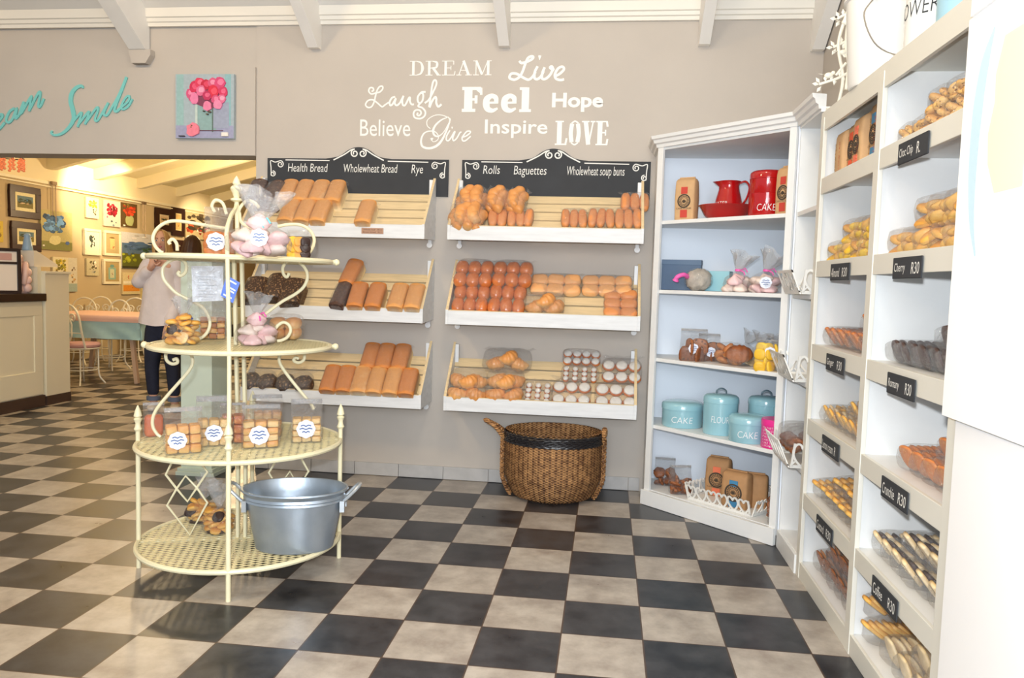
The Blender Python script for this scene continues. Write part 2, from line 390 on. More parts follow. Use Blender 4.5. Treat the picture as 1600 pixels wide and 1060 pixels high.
word('wall_word', 'curly thin white word Laugh with a spiral tail on the beige wall', [
    ([(165, 185), (190, 170), (180, 140), (145, 140), (130, 180), (160, 215), (215, 205), (270, 190), (305, 150), (300, 120), (265, 125), (235, 170), (215, 240), (195, 320), (165, 375), (120, 385), (90, 350), (120, 300), (180, 290), (240, 330), (295, 375), (330, 355), (380, 320)], .011),
    ([(460, 250), (420, 265), (390, 320), (400, 360), (430, 340), (470, 270), (455, 330), (480, 360), (520, 330)], .013),
    ([(520, 330), (565, 240), (550, 290), (555, 350), (585, 355), (630, 270), (645, 262), (645, 310), (665, 345), (695, 345)], .013),
    ([(840, 190), (790, 195), (745, 250), (745, 310), (775, 330), (805, 290), (810, 220), (785, 200)], .013),
    ([(775, 330), (748, 370), (800, 390), (838, 440), (825, 495), (770, 525), (705, 510), (690, 460), (715, 420), (765, 420), (785, 455), (760, 487), (735, 475), (745, 450)], .012),
    ([(830, 330), (880, 290), (930, 200), (972, 110), (975, 60), (955, 42), (930, 80), (910, 200), (885, 380)], .013),
    ([(890, 385), (920, 310), (960, 255), (975, 275), (975, 330), (1000, 375), (1040, 345)], .015)], 560, 120, 8)
word('wall_word', 'looping swash script word Give in fine white lines, lowest of the wall words', [
    ([(900, 650), (860, 610), (865, 540), (950, 485), (1040, 480), (1110, 505), (1150, 530), (1140, 560)], .006),
    ([(1110, 510), (1040, 540), (970, 600), (935, 670), (950, 730), (1000, 745), (1060, 700), (1110, 620), (1140, 550), (1120, 500)], [.006, .012, .016, .012, .006, .006, .005]),
    ([(1145, 560), (1100, 680), (1040, 800), (970, 870), (880, 895), (800, 870), (785, 790), (820, 710), (890, 680), (960, 690), (1000, 740), (990, 790), (940, 815), (915, 790)], [.008, .018, .015, .009, .006, .005]),
    ([(905, 785), (920, 780), (930, 785)], .018),
    ([(1145, 670), (1105, 740), (1100, 790), (1125, 800), (1160, 760), (1200, 690), (1205, 700), (1180, 765), (1190, 800), (1230, 770), (1270, 700), (1290, 695)], .010),
    ([(1290, 760), (1350, 740), (1400, 700), (1390, 680), (1350, 690), (1300, 760), (1305, 800), (1340, 800), (1405, 745)], .010),
    ([(1165, 640), (1172, 638), (1180, 640)], .014)], 560, 120, 8)
word('wall_word', 'bold rounded white script word Live at the top right of the wall words', [
    ([(1075, 120), (1095, 140), (1140, 130), (1185, 110), (1205, 88), (1190, 77), (1155, 95), (1130, 150), (1105, 220), (1075, 270), (1030, 295), (985, 278), (1000, 240), (1050, 240), (1110, 275), (1160, 295), (1200, 265), (1225, 220)], .018),
    ([(1245, 170), (1220, 220), (1215, 275), (1240, 290), (1275, 265), (1300, 215)], .018),
    ([(1310, 180), (1290, 230), (1285, 280), (1315, 288), (1360, 250), (1385, 195), (1375, 172), (1360, 185), (1400, 205)], .018),
    ([(1400, 265), (1450, 240), (1488, 200), (1475, 175), (1435, 190), (1405, 245), (1415, 285), (1455, 298), (1490, 292)], .018),
    ([(1255, 92), (1263, 90), (1272, 93)], .032)], 630, 75, 5.926)
def glyphs(name, label, body, box_px, font, gap=.06):
    """hand built slab and serif capitals: strokes in a unit cell"""
    x0, z1 = ony(box_px[0], box_px[1], WY).x, ony((box_px[0]+box_px[2])/2, box_px[1], WY).z
    x1, z0 = ony(box_px[2], box_px[1], WY).x, ony((box_px[0]+box_px[2])/2, box_px[3], WY).z
    adv = sum(font[c][0] for c in body)+gap*(len(body)-1); k = (x1-x0)/adv; h = z1-z0; cx = x0; mb = MB(); q = 0
    for c in body:
        wd, st = font[c]
        for pts, sw in st:
            P = [(cx+a*k, z0+b*h, 0) for a, b in pts]
            P = cr(P, 6) if len(P) > 2 else [Vector(p) for p in P]
            ws = [s_*h for s_ in sw] if isinstance(sw, (list, tuple)) else sw*h
            mb.ribbon([(p[0], p[1]) for p in P], ws, wfn(WY), .0004, .002+q*.00004); q += 1
        cx += (wd+gap)*k
    return tag(mb.build(name, M_vinyl), label, 'wall lettering', 'white wall words')
s5 = .05
SER = {'D': (.95, [([(.25, 0), (.25, 1)], .17), ([(.02, .025), (.5, .025)], s5), ([(.02, .975), (.5, .975)], s5), ([(.45, .975), (.72, .86), (.83, .5), (.72, .14), (.45, .025)], [.05, .12, .2, .12, .05])]),
       'R': (.98, [([(.25, 0), (.25, 1)], .17), ([(.02, .025), (.46, .025)], s5), ([(.02, .975), (.5, .975)], s5), ([(.45, .975), (.7, .9), (.74, .72), (.66, .54), (.3, .5)], [.05, .14, .17, .12, .05]), ([(.5, .5), (.82, .03)], .17), ([(.72, .025), (.98, .025)], s5)]),
       'E': (.86, [([(.25, 0), (.25, 1)], .17), ([(.02, .025), (.8, .025)], s5), ([(.02, .975), (.76, .975)], s5), ([(.3, .51), (.58, .51)], s5), ([(.58, .36), (.58, .66)], .05), ([(.745, .98), (.745, .74)], .06), ([(.8, .02), (.84, .28)], .06)]),
       'A': (.98, [([(.44, 1), (.78, .02)], .18), ([(.46, .98), (.17, .02)], .06), ([(.28, .34), (.64, .34)], s5), ([(.02, .025), (.32, .025)], s5), ([(.58, .025), (.98, .025)], s5)]),
       'M': (1.18, [([(.2, 0), (.2, 1)], .06), ([(.2, 1), (.58, .05)], .16), ([(.58, .05), (.92, .98)], .05), ([(.95, 0), (.95, 1)], .17), ([(.02, .025), (.38, .025)], s5), ([(.76, .025), (1.16, .025)], s5), ([(.02, .975), (.28, .975)], s5), ([(.88, .975), (1.16, .975)], s5)])}
glyphs('wall_word', 'white serif capitals spelling DREAM at the top left of the wall words', 'DREAM', (640, 95, 769, 118), SER, .05)
FAT = {'F': (.82, [([(.3, .04), (.3, .95)], .34), ([(.06, .06), (.58, .06)], .13), ([(.06, .94), (.78, .94)], .13), ([(.45, .5), (.62, .5)], .1), ([(.6, .34), (.6, .66)], .12), ([(.78, .97), (.79, .68)], .1), ([(.64, .9), (.78, .8)], .12)]),
       'e': (.66, [([(.12, .36), (.6, .38)], .09), ([(.52, .36), (.5, .56), (.34, .64), (.17, .52), (.14, .3), (.2, .12), (.38, .05), (.58, .14)], [.16, .2, .18, .26, .28, .24, .17, .08])]),
       'l': (.42, [([(.24, .04), (.24, .98)], .3), ([(.02, .05), (.46, .05)], .12), ([(.02, .93), (.3, .93)], .11)])}
glyphs('wall_word', 'very bold slab word Feel at the centre of the wall words', 'Feel', (720, 136, 829, 175), FAT, .03)
LOV = {'L': (.46, [([(.16, .02), (.16, .98)], .2), ([(.0, .03), (.44, .03)], .06), ([(.0, .97), (.32, .97)], .06), ([(.4, .02), (.44, .28)], .08)]),
       'O': (.46, [([(.12, .12), (.08, .5), (.12, .88)], .17), ([(.34, .12), (.38, .5), (.34, .88)], .17), ([(.1, .9), (.23, .985), (.36, .9)], .06), ([(.1, .1), (.23, .015), (.36, .1)], .06)]),
       'V': (.46, [([(.12, .98), (.24, .02)], .18), ([(.4, .98), (.25, .02)], .06), ([(-.02, .97), (.26, .97)], .06), ([(.3, .97), (.48, .97)], .06)]),
       'E': (.46, [([(.15, .02), (.15, .98)], .2), ([(.0, .03), (.44, .03)], .06), ([(.0, .97), (.42, .97)], .06), ([(.2, .52), (.36, .52)], .06), ([(.36, .4), (.36, .64)], .06), ([(.41, .02), (.44, .26)], .08), ([(.4, .98), (.43, .76)], .08)])}
glyphs('wall_word', 'tall condensed capitals spelling LOVE at the bottom right of the wall words', 'LOVE', (868, 189, 951, 227), LOV, .05)
def tword(label, body, b, bold=0, shear=0):
    x0 = ony(b[0], b[1], WY).x; x1 = ony(b[2], b[3], WY).x; xm = (b[0]+b[2])/2
    tag(text_mb(body, x0, x1, ony(xm, b[3], WY).z, ony(xm, b[1], WY).z, wfn(WY), .002, shear, bold).build('wall_word', M_vinyl), label, 'wall lettering', 'white wall words')
tword('plain sans word Hope at the right of the wall words', 'Hope', (863, 145, 942, 175), .03)
tword('thin plain word Believe at the lower left of the wall words', 'Believe', (563, 187, 641, 213), 0)
tword('medium sans word Inspire left of the LOVE capitals', 'Inspire', (758, 187, 855, 216), .012)
M_teal = mat('teal_metal', (120, 198, 196), .45)
S7 = 6.957
word('metal_word', 'teal metal script word Smile on the beige header over the opening', [
    ([(910, 128), (895, 103), (840, 120), (790, 180), (775, 270), (800, 370), (808, 460), (760, 550), (680, 620), (600, 637), (563, 612), (578, 592)], [.012, .022, .028, .034, .034, .034, .028, .022, .018, .016, .015]),
    ([(815, 475), (885, 395), (890, 420), (850, 550)], .017), ([(860, 520), (965, 388), (970, 410), (930, 520)], .017), ([(940, 500), (1055, 343), (1072, 365), (1040, 465), (1065, 480), (1115, 405), (1185, 285)], .017),
    ([(1185, 285), (1135, 395), (1155, 425), (1180, 410), (1225, 335), (1300, 200), (1382, 5)], .017), ([(1382, 5), (1330, 150), (1255, 345), (1272, 380), (1310, 350)], .02), ([(1310, 350), (1400, 270), (1412, 213), (1370, 235), (1325, 325), (1345, 357), (1400, 325), (1445, 245)], .016)], 0, 120, S7, WY-.022, M_teal, 'metal lettering', .01, None)
word('metal_word', 'end of a teal metal script word, left of the Smile word on the header', [
    ([(-120, 640), (-60, 560), (30, 440), (20, 410), (-20, 460), (-40, 560), (0, 570), (60, 500)], .019), ([(165, 345), (110, 385), (75, 470), (105, 500), (150, 450), (190, 345), (175, 455), (215, 420)], .019),
    ([(215, 420), (262, 285), (265, 310), (230, 410)], .018), ([(240, 400), (345, 220), (340, 270), (325, 378)], .018), ([(330, 360), (425, 180), (445, 190), (425, 315), (445, 325), (485, 240)], .018)], 0, 120, S7, WY-.022, M_teal, 'metal lettering', .01, None)

# ================================================================ PICTURES
def colmat(c, rough=.6): return mat('paint_%d_%d_%d' % c, c, rough, var=.12, scale=40)
def picture(name, label, origin, ax, w, h, bg, patches, frame=None, fw_=.05, thick=.03, mount=None):
    """canvas hung on a wall; ax = rotation about z of the wall normal (0: faces -y, pi/2: faces +x)"""
    t = thing(name, label, 'picture', origin, (0, 0, ax))
    fn = lambda a, b, d: (a, -d, b)
    inner = 0
    if frame:
        fb = MB(); t2 = thick+.012
        for (a0, a1, b0, b1) in ((0, w, 0, fw_), (0, w, h-fw_, h), (0, fw_, fw_, h-fw_), (w-fw_, w, fw_, h-fw_)): fb.box(a0, a1, -t2, -.002, b0, b1)
        fb.build('frame', frame, t, bev=.006); inner = fw_
    cb = MB().box(inner, w-inner, -thick, -.002, inner, h-inner)
    if mount: cb.build('mount', colmat(mount), t); inner += mount_w(w, fw_); thick += .002; cb = MB().box(inner, w-inner, -thick, -.004, inner, h-inner)
    mats = [colmat(bg)]; idx = {bg: 0}; rr = random.Random(hash(label) % 1000 if False else len(label)*7+int(w*1000))
    W, H = w-2*inner, h-2*inner
    for k, (kind, u, v, ru, rv, c, n) in enumerate(patches):
        if n > 4: n = n*2
        for q in range(n):
            if n > 1:
                s0_ = (.78, 1, 1.16)[q % 3]; cq = tuple(min(250, int(x*s0_/6)*6) for x in c)
            else: cq = c
            if cq not in idx: idx[cq] = len(mats); mats.append(colmat(cq))
            if kind == 'blob':
                uu, vv = u+(rr.uniform(-1, 1)*ru*.75 if n > 1 else 0), v+(rr.uniform(-1, 1)*rv*.75 if n > 1 else 0)
                s_ = 1 if n == 1 else rr.uniform(.13, .26)*(1.3 if n < 8 else 1)
                poly = []
                for i in range(12):
                    a = 2*PI*i/12; rad = rr.uniform(.85, 1.1)
                    poly.append((min(max(uu+math.cos(a)*ru*s_*rad, 0.01), .99), min(max(vv+math.sin(a)*rv*s_*rad, .01), .99)))
            else: poly = [(max(u-ru, 0.004), max(v-rv, 0.004)), (min(u+ru, .996), max(v-rv, 0.004)), (min(u+ru, .996), min(v+rv, .996)), (max(u-ru, 0.004), min(v+rv, .996))]
            d = thick+.0004*(k+1)+.00005*q
            cb.prism([(inner+a*W, inner+b*H) for a, b in poly], fn, thick-.001, d, idx[cq])
    cb.build('canvas', mats, t); return t
def mount_w(w, fw_): return (w-2*fw_)*.12
picture('flower_painting', 'unframed canvas of pink and red roses in a square glass vase above the opening', (-2.083, WY-.023, 2.478), 0, .458, .468, (166, 182, 190), [
    ('rect', .08, .5, .06, .5, (150, 186, 186), 1), ('rect', .5, .1, .5, .1, (158, 160, 190), 1), ('rect', .9, .6, .05, .4, (140, 184, 190), 1),
    ('rect', .52, .34, .18, .21, (140, 172, 172), 1), ('rect', .78, .36, .14, .2, (156, 164, 186), 1), ('rect', .64, .3, .012, .2, (96, 116, 110), 1), ('rect', .36, .36, .02, .19, (196, 212, 206), 1), ('rect', .56, .12, .26, .008, (100, 60, 80), 1),
    ('blob', .56, .68, .3, .22, (128, 60, 88), 1), ('blob', 0.25, 0.7, 0.075, 0.075, (214, 84, 128), 1), ('blob', 0.262, 0.712, 0.04125, 0.0375, (236, 140, 176), 1), ('blob', 0.33, 0.8, 0.095, 0.095, (206, 40, 84), 1), ('blob', 0.342, 0.812, 0.052250000000000005, 0.0475, (230, 84, 120), 1), ('blob', 0.42, 0.86, 0.085, 0.085, (222, 54, 92), 1), ('blob', 0.432, 0.872, 0.04675000000000001, 0.0425, (240, 110, 140), 1), ('blob', 0.53, 0.83, 0.09, 0.09, (196, 30, 66), 1), ('blob', 0.542, 0.842, 0.0495, 0.045, (222, 66, 100), 1), ('blob', 0.64, 0.86, 0.08, 0.08, (216, 90, 130), 1), ('blob', 0.652, 0.872, 0.044000000000000004, 0.04, (238, 146, 178), 1), ('blob', 0.77, 0.86, 0.1, 0.1, (214, 70, 120), 1), ('blob', 0.782, 0.872, 0.05500000000000001, 0.05, (236, 120, 160), 1), ('blob', 0.44, 0.74, 0.085, 0.085, (224, 110, 150), 1), ('blob', 0.452, 0.752, 0.04675000000000001, 0.0425, (240, 160, 190), 1), ('blob', 0.66, 0.72, 0.1, 0.1, (218, 40, 70), 1), ('blob', 0.672, 0.732, 0.05500000000000001, 0.05, (236, 80, 104), 1), ('blob', 0.82, 0.72, 0.08, 0.08, (210, 50, 96), 1), ('blob', 0.832, 0.732, 0.044000000000000004, 0.04, (232, 100, 138), 1), ('blob', 0.55, 0.66, 0.075, 0.075, (190, 44, 92), 1), ('blob', 0.562, 0.672, 0.04125, 0.0375, (224, 96, 136), 1), ('blob', 0.8, 0.61, 0.075, 0.075, (222, 110, 150), 1), ('blob', 0.812, 0.622, 0.04125, 0.0375, (242, 166, 192), 1), ('blob', 0.7, 0.6, 0.07, 0.07, (214, 80, 126), 1), ('blob', 0.712, 0.612, 0.038500000000000006, 0.035, (236, 130, 166), 1), ('blob', 0.3, 0.62, 0.06, 0.06, (206, 86, 128), 1), ('blob', 0.312, 0.632, 0.033, 0.03, (228, 130, 164), 1), ('blob', .34, .62, .07, .1, (232, 128, 170), 1), ('blob', .56, .5, .075, .08, (234, 130, 168), 1), ('blob', .74, .52, .075, .075, (232, 138, 176), 1),
    ('blob', .56, .39, .1, .05, (84, 72, 56), 3), ('blob', .31, .13, .11, .11, (238, 130, 150), 1), ('blob', .32, .18, .07, .04, (120, 96, 30), 2), ('rect', .86, .06, .055, .03, (236, 230, 222), 1), ('rect', .12, .03, .05, .008, (60, 50, 60), 1)])
def art(name, label, px, bg, patches, frame=None, fw_=.06, mount=None, dz=0):
    """px = left, top, right, bottom at the centre line of the picture"""
    X = AX+.004; ym = (px[1]+px[3])/2
    a = onx(px[0], ym, X); b = onx(px[2], ym, X); xm = (px[0]+px[2])/2
    z1 = onx(xm, px[1], X).z; z0 = onx(xm, px[3], X).z
    return picture(name, label, (X, a.y, z0), PI/2, b.y-a.y, z1-z0, bg, patches, frame, fw_, .03, mount)
FRM = mat('dark_frame', (52, 26, 20), .4)
CREAMM = mat('cream_frame', (236, 228, 200), .5)
LAND = [('rect', .5, .25, .5, .25, (120, 110, 50), 1), ('rect', .5, .75, .5, .25, (92, 120, 130), 1), ('blob', .5, .55, .5, .25, (44, 62, 36), 10), ('blob', .5, .4, .4, .1, (206, 176, 140), 7), ('blob', .7, .75, .2, .15, (60, 120, 170), 3)]
art('framed_painting', 'upper of two dark framed landscape paintings at the left of the art wall', (12, 291, 60, 341), (110, 100, 60), LAND, FRM, .1, (232, 222, 176))
art('framed_painting', 'lower of two dark framed landscape paintings, behind the counter', (15, 347, 61, 393), (110, 100, 60), LAND, FRM, .1, (232, 222, 176))
art('flower_painting', 'large canvas of blue flowers in a round white bowl', (61, 330, 110, 391), (188, 176, 120), [('rect', .5, .1, .5, .12, (130, 130, 70), 1), ('blob', .42, .66, .38, .26, (60, 98, 140), 16), ('blob', .42, .66, .36, .26, (104, 150, 204), 22), ('blob', .45, .6, .25, .15, (170, 178, 90), 5), ('blob', .44, .25, .2, .13, (216, 206, 150), 1), ('blob', .84, .2, .07, .05, (70, 100, 160), 1), ('rect', .08, .1, .03, .02, (236, 230, 220), 1)])
art('flower_painting', 'small canvas of yellow tulips in the top row of the art wall', (132, 309, 152, 341), (236, 226, 190), [('blob', .5, .68, .42, .26, (240, 196, 50), 9), ('blob', .6, .7, .3, .2, (250, 214, 90), 6), ('blob', .68, .3, .18, .18, (84, 80, 60), 5)])
art('flower_painting', 'canvas of dark red blooms on pale ground, middle of the top row', (160, 314, 186, 354), (214, 206, 190), [('blob', .5, .62, .38, .28, (150, 24, 44), 14), ('blob', .5, .66, .36, .25, (178, 34, 58), 10), ('blob', .3, .4, .16, .16, (222, 90, 110), 3), ('blob', .6, .15, .2, .14, (110, 126, 130), 3)])
art('flower_painting', 'dark canvas of orange poppies in a green pot, last of the top row', (188, 318, 212, 355), (92, 70, 34), [('blob', .5, .68, .45, .26, (200, 66, 34), 13), ('blob', .3, .85, .2, .12, (120, 126, 50), 4), ('blob', .5, .28, .3, .24, (172, 178, 120), 1), ('rect', .15, .05, .06, .03, (236, 230, 220), 1)])
art('framed_picture', 'cream framed picture of white snowdrops on dark green', (129, 358, 155, 399), (238, 230, 204), [('blob', .5, .52, .3, .36, (70, 82, 70), 9), ('blob', .5, .5, .12, .25, (226, 232, 226), 5), ('blob', .42, .7, .2, .14, (48, 56, 44), 5)], CREAMM, .04)
art('framed_picture', 'cream framed picture of a yellow jug, under the red blooms', (160, 361, 186, 400), (190, 168, 120), [('rect', .5, .5, .17, .3, (226, 196, 130), 1), ('blob', .48, .78, .2, .04, (130, 100, 50), 1), ('blob', .54, .3, .14, .12, (190, 110, 70), 4)], CREAMM, .045)
art('flower_painting', 'smallest canvas, white blooms with a grey jar, under the snowdrops', (133, 404, 152, 431), (206, 196, 160), [('blob', .5, .6, .36, .3, (96, 84, 54), 6), ('blob', .55, .68, .3, .25, (240, 226, 200), 8), ('blob', .6, .35, .2, .2, (150, 160, 160), 4)])
art('framed_picture', 'cream framed picture of a green lantern, under the yellow jug', (159, 405, 186, 444), (184, 160, 110), [('rect', .5, .4, .26, .3, (140, 178, 162), 1), ('rect', .5, .4, .15, .22, (206, 206, 170), 1), ('blob', .5, .78, .16, .08, (112, 154, 146), 1), ('blob', .5, .35, .1, .1, (160, 80, 60), 3)], CREAMM, .045)
art('landscape_painting', 'wide canvas of blue mountains over a green valley', (188, 365, 244, 420), (206, 206, 210), [('rect', .5, .5, .5, .2, (88, 112, 138), 1), ('rect', .5, .22, .5, .2, (96, 100, 34), 1), ('blob', .5, .64, .6, .14, (74, 100, 138), 14), ('blob', .25, .5, .2, .2, (84, 108, 140), 6), ('blob', .75, .5, .25, .16, (70, 100, 76), 8), ('blob', .2, .3, .22, .18, (150, 158, 40), 6), ('blob', .75, .16, .25, .12, (120, 112, 40), 6), ('blob', .5, .88, .3, .08, (232, 226, 222), 4), ('rect', .5, .03, .5, .03, (60, 56, 24), 1)])
art('canvas_picture', 'pale canvas of red shoes and orange fruit below the mountain canvas', (189, 426, 217, 460), (226, 208, 160), [('rect', .5, .28, .45, .14, (232, 150, 50), 1), ('blob', .3, .8, .1, .14, (200, 80, 50), 3), ('blob', .65, .8, .1, .14, (200, 90, 60), 3), ('rect', .5, .55, .45, .06, (244, 236, 214), 1), ('blob', .6, .3, .14, .06, (190, 40, 30), 2)])
art('canvas_picture', 'narrow canvas of a yellow shape beside the red shoes canvas', (219, 448, 229, 468), (236, 216, 150), [('blob', .5, .5, .32, .35, (232, 176, 40), 1)])
art('framed_painting', 'dark framed picture left of two hung side by side, behind the blonde woman', (241, 326, 267, 361), (210, 180, 140), LAND[2:4], FRM, .12, (226, 206, 170))
art('framed_painting', 'dark framed narrow picture right of two hung side by side', (267, 325, 286, 369), (224, 190, 120), [('blob', .5, .5, .3, .4, (200, 140, 70), 6)], FRM, .11, (240, 216, 150))
art('flower_painting', 'wide canvas of red and white wild flowers on dark stems', (288, 330, 329, 374), (214, 196, 150), [('blob', .5, .6, .5, .35, (94, 80, 60), 20), ('blob', .3, .35, .3, .25, (220, 90, 50), 10), ('blob', .65, .5, .3, .3, (238, 216, 196), 12), ('blob', .7, .3, .25, .2, (196, 60, 44), 6)])
art('framed_picture', 'dark framed landscape partly behind the shelf stand', (268, 375, 284, 393), (224, 214, 190), [('rect', .5, .3, .4, .1, (110, 90, 60), 1)], FRM, .1)
art('flower_painting', 'canvas of yellow green tulips standing behind the tall counter panel', (80, 402, 104, 430), (226, 214, 176), [('blob', .5, .55, .4, .38, (150, 140, 40), 14), ('blob', .5, .7, .4, .25, (204, 180, 60), 8), ('blob', .5, .2, .4, .16, (120, 90, 50), 6)])
art('canvas_picture', 'tall pale canvas of round brown shapes beside the counter panel', (104, 403, 118, 456), (214, 206, 186), [('blob', .6, .62, .3, .12, (120, 84, 40), 4), ('blob', .6, .45, .3, .1, (190, 160, 110), 3), ('blob', .6, .3, .3, .12, (196, 150, 90), 4), ('rect', .5, .12, .48, .12, (160, 176, 168), 1)])
art('canvas_picture', 'yellow canvas cut by the left edge of the view', (-16, 345, 2, 378), (214, 186, 60), [('blob', .5, .5, .4, .3, (190, 150, 40), 4)])
for k, px in enumerate(((84, 287), (225, 318))):
    q = onx(px[0], px[1], AX+.06)
    tag(MB().box(-.02, .02, -.05, .05, -.02, .03).tube([(0, -.03, 0), (0, -.03, -.5)], .006, 6).tube([(0, .04, 0), (0, .04, -.62)], .006, 6).build('picture_hanger', mat('hanger_steel', (150, 130, 110), .4, metal=.6), loc=q), ['steel hanger on the rail above the blue flower canvas', 'steel hanger on the rail right of the orange poppies'][k], 'hanger', 'picture rail hangers')
# ================================================================ BREAD RACKS
from mathutils import noise
ZB = [1.755, 1.175, 0.575]; RF = .34
SA = math.atan2(.31, .295); SD = Vector((0, math.cos(SA), math.sin(SA))); SN = Vector((0, -math.sin(SA), math.cos(SA)))
def rack(label, x0, x1, zb, price=False):
    t = thing('bread_rack', label, 'bread rack', (x0, WY, zb), group='white tilted bread racks')
    W = x1-x0; D = RF-WY
    MB().box(.018, W-.018, D, D+.018, 0, .095).build('front_lip', [M_rackwhite], t, bev=.002)
    MB().box(.018, W-.018, D+.001, D+.017, .0955, .1).build('lip_edge', M_pine, t)
    side = [(D, 0), (D, .1), (-.02, .455), (-.006, .44), (-.006, .012)]
    for xx in (0, W-.018):
        mb = MB().prism(side, lambda a, b, d: (d, a, b), xx, xx+.018)
        mb.m = [1 if i == 3 or i == 4 else 0 for i in range(len(mb.f))]
        mb.build('side_panel', [M_rackwhite, M_pine], t)
    base = Vector((0, .37-WY, .022))
    for i in range(5):
        s0 = .004+i*.088; a = base+SD*s0; b = base+SD*(s0+.074)
        MB().beam(a+Vector((.019, 0, 0))+(SD*.037), a+Vector((W-.019, 0, 0))+(SD*.037), .074, .012, SN).build('slat', M_pine, t)
    for xx in (.03, W-.03):
        MB().box(xx-.012, xx+.012, -.045, -.004, -.03, .44).lathe([(0, 0), (.02, 0), (.02, .012), (0, .012)], 14, M=Matrix.Translation((xx, -.045, -.028)) @ Matrix.Rotation(PI/2, 4, 'X')).build('bracket', mat('bracket_white', (224, 226, 228), .4), t)
    if price:
        q = ony(582, 361, RF-.001)
        pc = MB().box(-.078, .078, -.003, 0, -.02, .02).build('price_card', mat('kraft_card', (178, 140, 116), .8), t, loc=(q.x-x0, D-.001, q.z-zb))
        f2 = lambda a, b, d: (a, -.003-d, b)
        m2 = text_mb('Whole loaf   R12', -.066, .066, .003, .014, f2, .0006); m3 = text_mb('Brown bread   R12', -.066, .066, -.014, -.003, f2, .0006); m2.add(m3.v, m3.f)
        m2.build('lettering', mat('card_ink', (80, 50, 44), .8), pc)
    return t
NM = ['top', 'middle', 'bottom']
for i in range(3):
    rack('white slatted bread rack, %s of three on the left, under the Health Bread chalkboard' % NM[i], -1.425, -.10, ZB[i], i == 0)
    rack('white slatted bread rack, %s of three on the right, under the Rolls chalkboard' % NM[i], .06, 1.385, ZB[i])

# chalkboards
def board(label, cpx, words, peak):
    x0 = ony(cpx[0], cpx[1], WY).x; x1 = ony(cpx[2], cpx[3], WY).x
    t = thing('chalkboard', label, 'chalkboard', (x0, WY, 2.08), group='arched chalkboards over the bread racks'); W = x1-x0; H = .265
    c = W*peak; pts = [(0, 0), (W, 0), (W, H)]
    arc = cr([(c+.25, H, 0), (c+.15, H+.018, 0), (c+.07, H+.068, 0), (c, H+.085, 0), (c-.07, H+.068, 0), (c-.15, H+.018, 0), (c-.25, H, 0)], 5)
    pts += [(p[0], p[1]) for p in arc]+[(0, H)]
    fn = lambda a, b, d: (a, -d, b)
    MB().prism(pts, fn, .001, .013).build('board', M_chalk, t)
    mb = MB(); k = [0]
    def st(P, wd=.008):
        k[0] += 1
        P = cr([(p[0], p[1], 0) for p in P], 5) if len(P) > 2 else [Vector((*p, 0)) for p in P]
        mb.ribbon([(p[0], p[1]) for p in P], wd, fn, .0132, .0142+k[0]*.00003)
    def spiral(cx, cz, r, a0, sgn, turns=1.4): return [(cx+r*(1-.72*i/14)*math.cos(a0+sgn*2*PI*turns*i/14), cz+r*(1-.72*i/14)*math.sin(a0+sgn*2*PI*turns*i/14)) for i in range(15)]
    for s in (-1, 1):
        st([(c+s*.19, H-.01), (c+s*.11, H+.03), (c+s*.06, H+.062)]+spiral(c+s*.03, H+.04, .03, PI/2, s*-1 if s > 0 else 1), .009)
        e = 0 if s < 0 else W
        st([(e-s*.03, H-.13)]+[(e-s*.028, H-.07), (e-s*.025, H-.02), (e-s*.06, H-.03)]+spiral(e-s*.1, H-.045, .026, PI/2, s), .007)
        st(spiral(e-s*.042, H-.115, .022, PI/2 if s < 0 else PI/2, -s*-1), .007)
    st([(.14, H-.013), (c-.22, H-.015)], .007); st([(c+.22, H-.015), (W-.15, H-.02)], .007)
    fr = mb.build('chalk_scrolls', M_chalkw, t)
    for body, a0, a1 in words:
        xa = ony(a0, 265, WY-.014).x-x0; xb = ony(a1, 265, WY-.014).x-x0
        desc = any(ch in body for ch in 'gypq'); z0 = H-.098-(.022 if desc else 0)
        text_mb(body, xa, xb, z0, H-.038, lambda a, b, d: (a, -.0145-d, b), .0002, .12, -.004).build('lettering', M_chalkw, t)
    return t
board('left arched chalkboard lettered Health Bread, Wholewheat Bread and Rye', (419, 280, 701, 280), [('Health Bread', 450, 512), ('Wholewheat Bread', 537, 621), ('Rye', 643, 661)], .51)
board('right arched chalkboard lettered Rolls, Baguettes and Wholewheat soup buns', (722, 280, 1016, 280), [('Rolls', 755, 781), ('Baguettes', 803, 854), ('Wholewheat soup buns', 886, 976)], .49)

# ================================================================ BAKED GOODS
B_loaf = baked('loaf_crust', (252, 232, 190), (220, 156, 88), .3, .85, scale=22)
B_loafd = baked('loaf_crust_dark', (250, 222, 168), (206, 128, 60), .25, .8, scale=22)
B_rye = baked('rye_crust', (96, 62, 44), (70, 42, 32), .3, .8, spots=(120, 84, 58))
B_seed = baked('seed_crust', (92, 66, 46), (64, 44, 32), .3, .8, spots=(150, 116, 80))
B_roll = baked('roll_crust', (240, 196, 134), (216, 148, 82), .15, .75, rough=.4)
B_dkroll = baked('glazed_roll', (232, 154, 88), (206, 114, 56), .1, .7, rough=.25, coat=.4)
B_bun = baked('pale_bun', (250, 214, 162), (238, 176, 116), .2, .8)
B_soup = baked('soup_bun', (240, 178, 116), (222, 144, 84), .15, .8)
B_cro = baked('croissant_crust', (244, 198, 130), (222, 150, 80), .2, .8, rough=.4, coat=.2)
B_ck = baked('cookie_tan', (236, 192, 120), (216, 160, 88), .2, .8, spots=(120, 72, 40))
B_ckg = baked('cookie_gold', (238, 190, 100), (226, 160, 66), .2, .8)
B_ckb = baked('cookie_brown', (204, 134, 74), (176, 104, 52), .2, .8)
B_gin = baked('cookie_ginger', (214, 132, 70), (186, 100, 48), .2, .8, spots=(226, 160, 90))
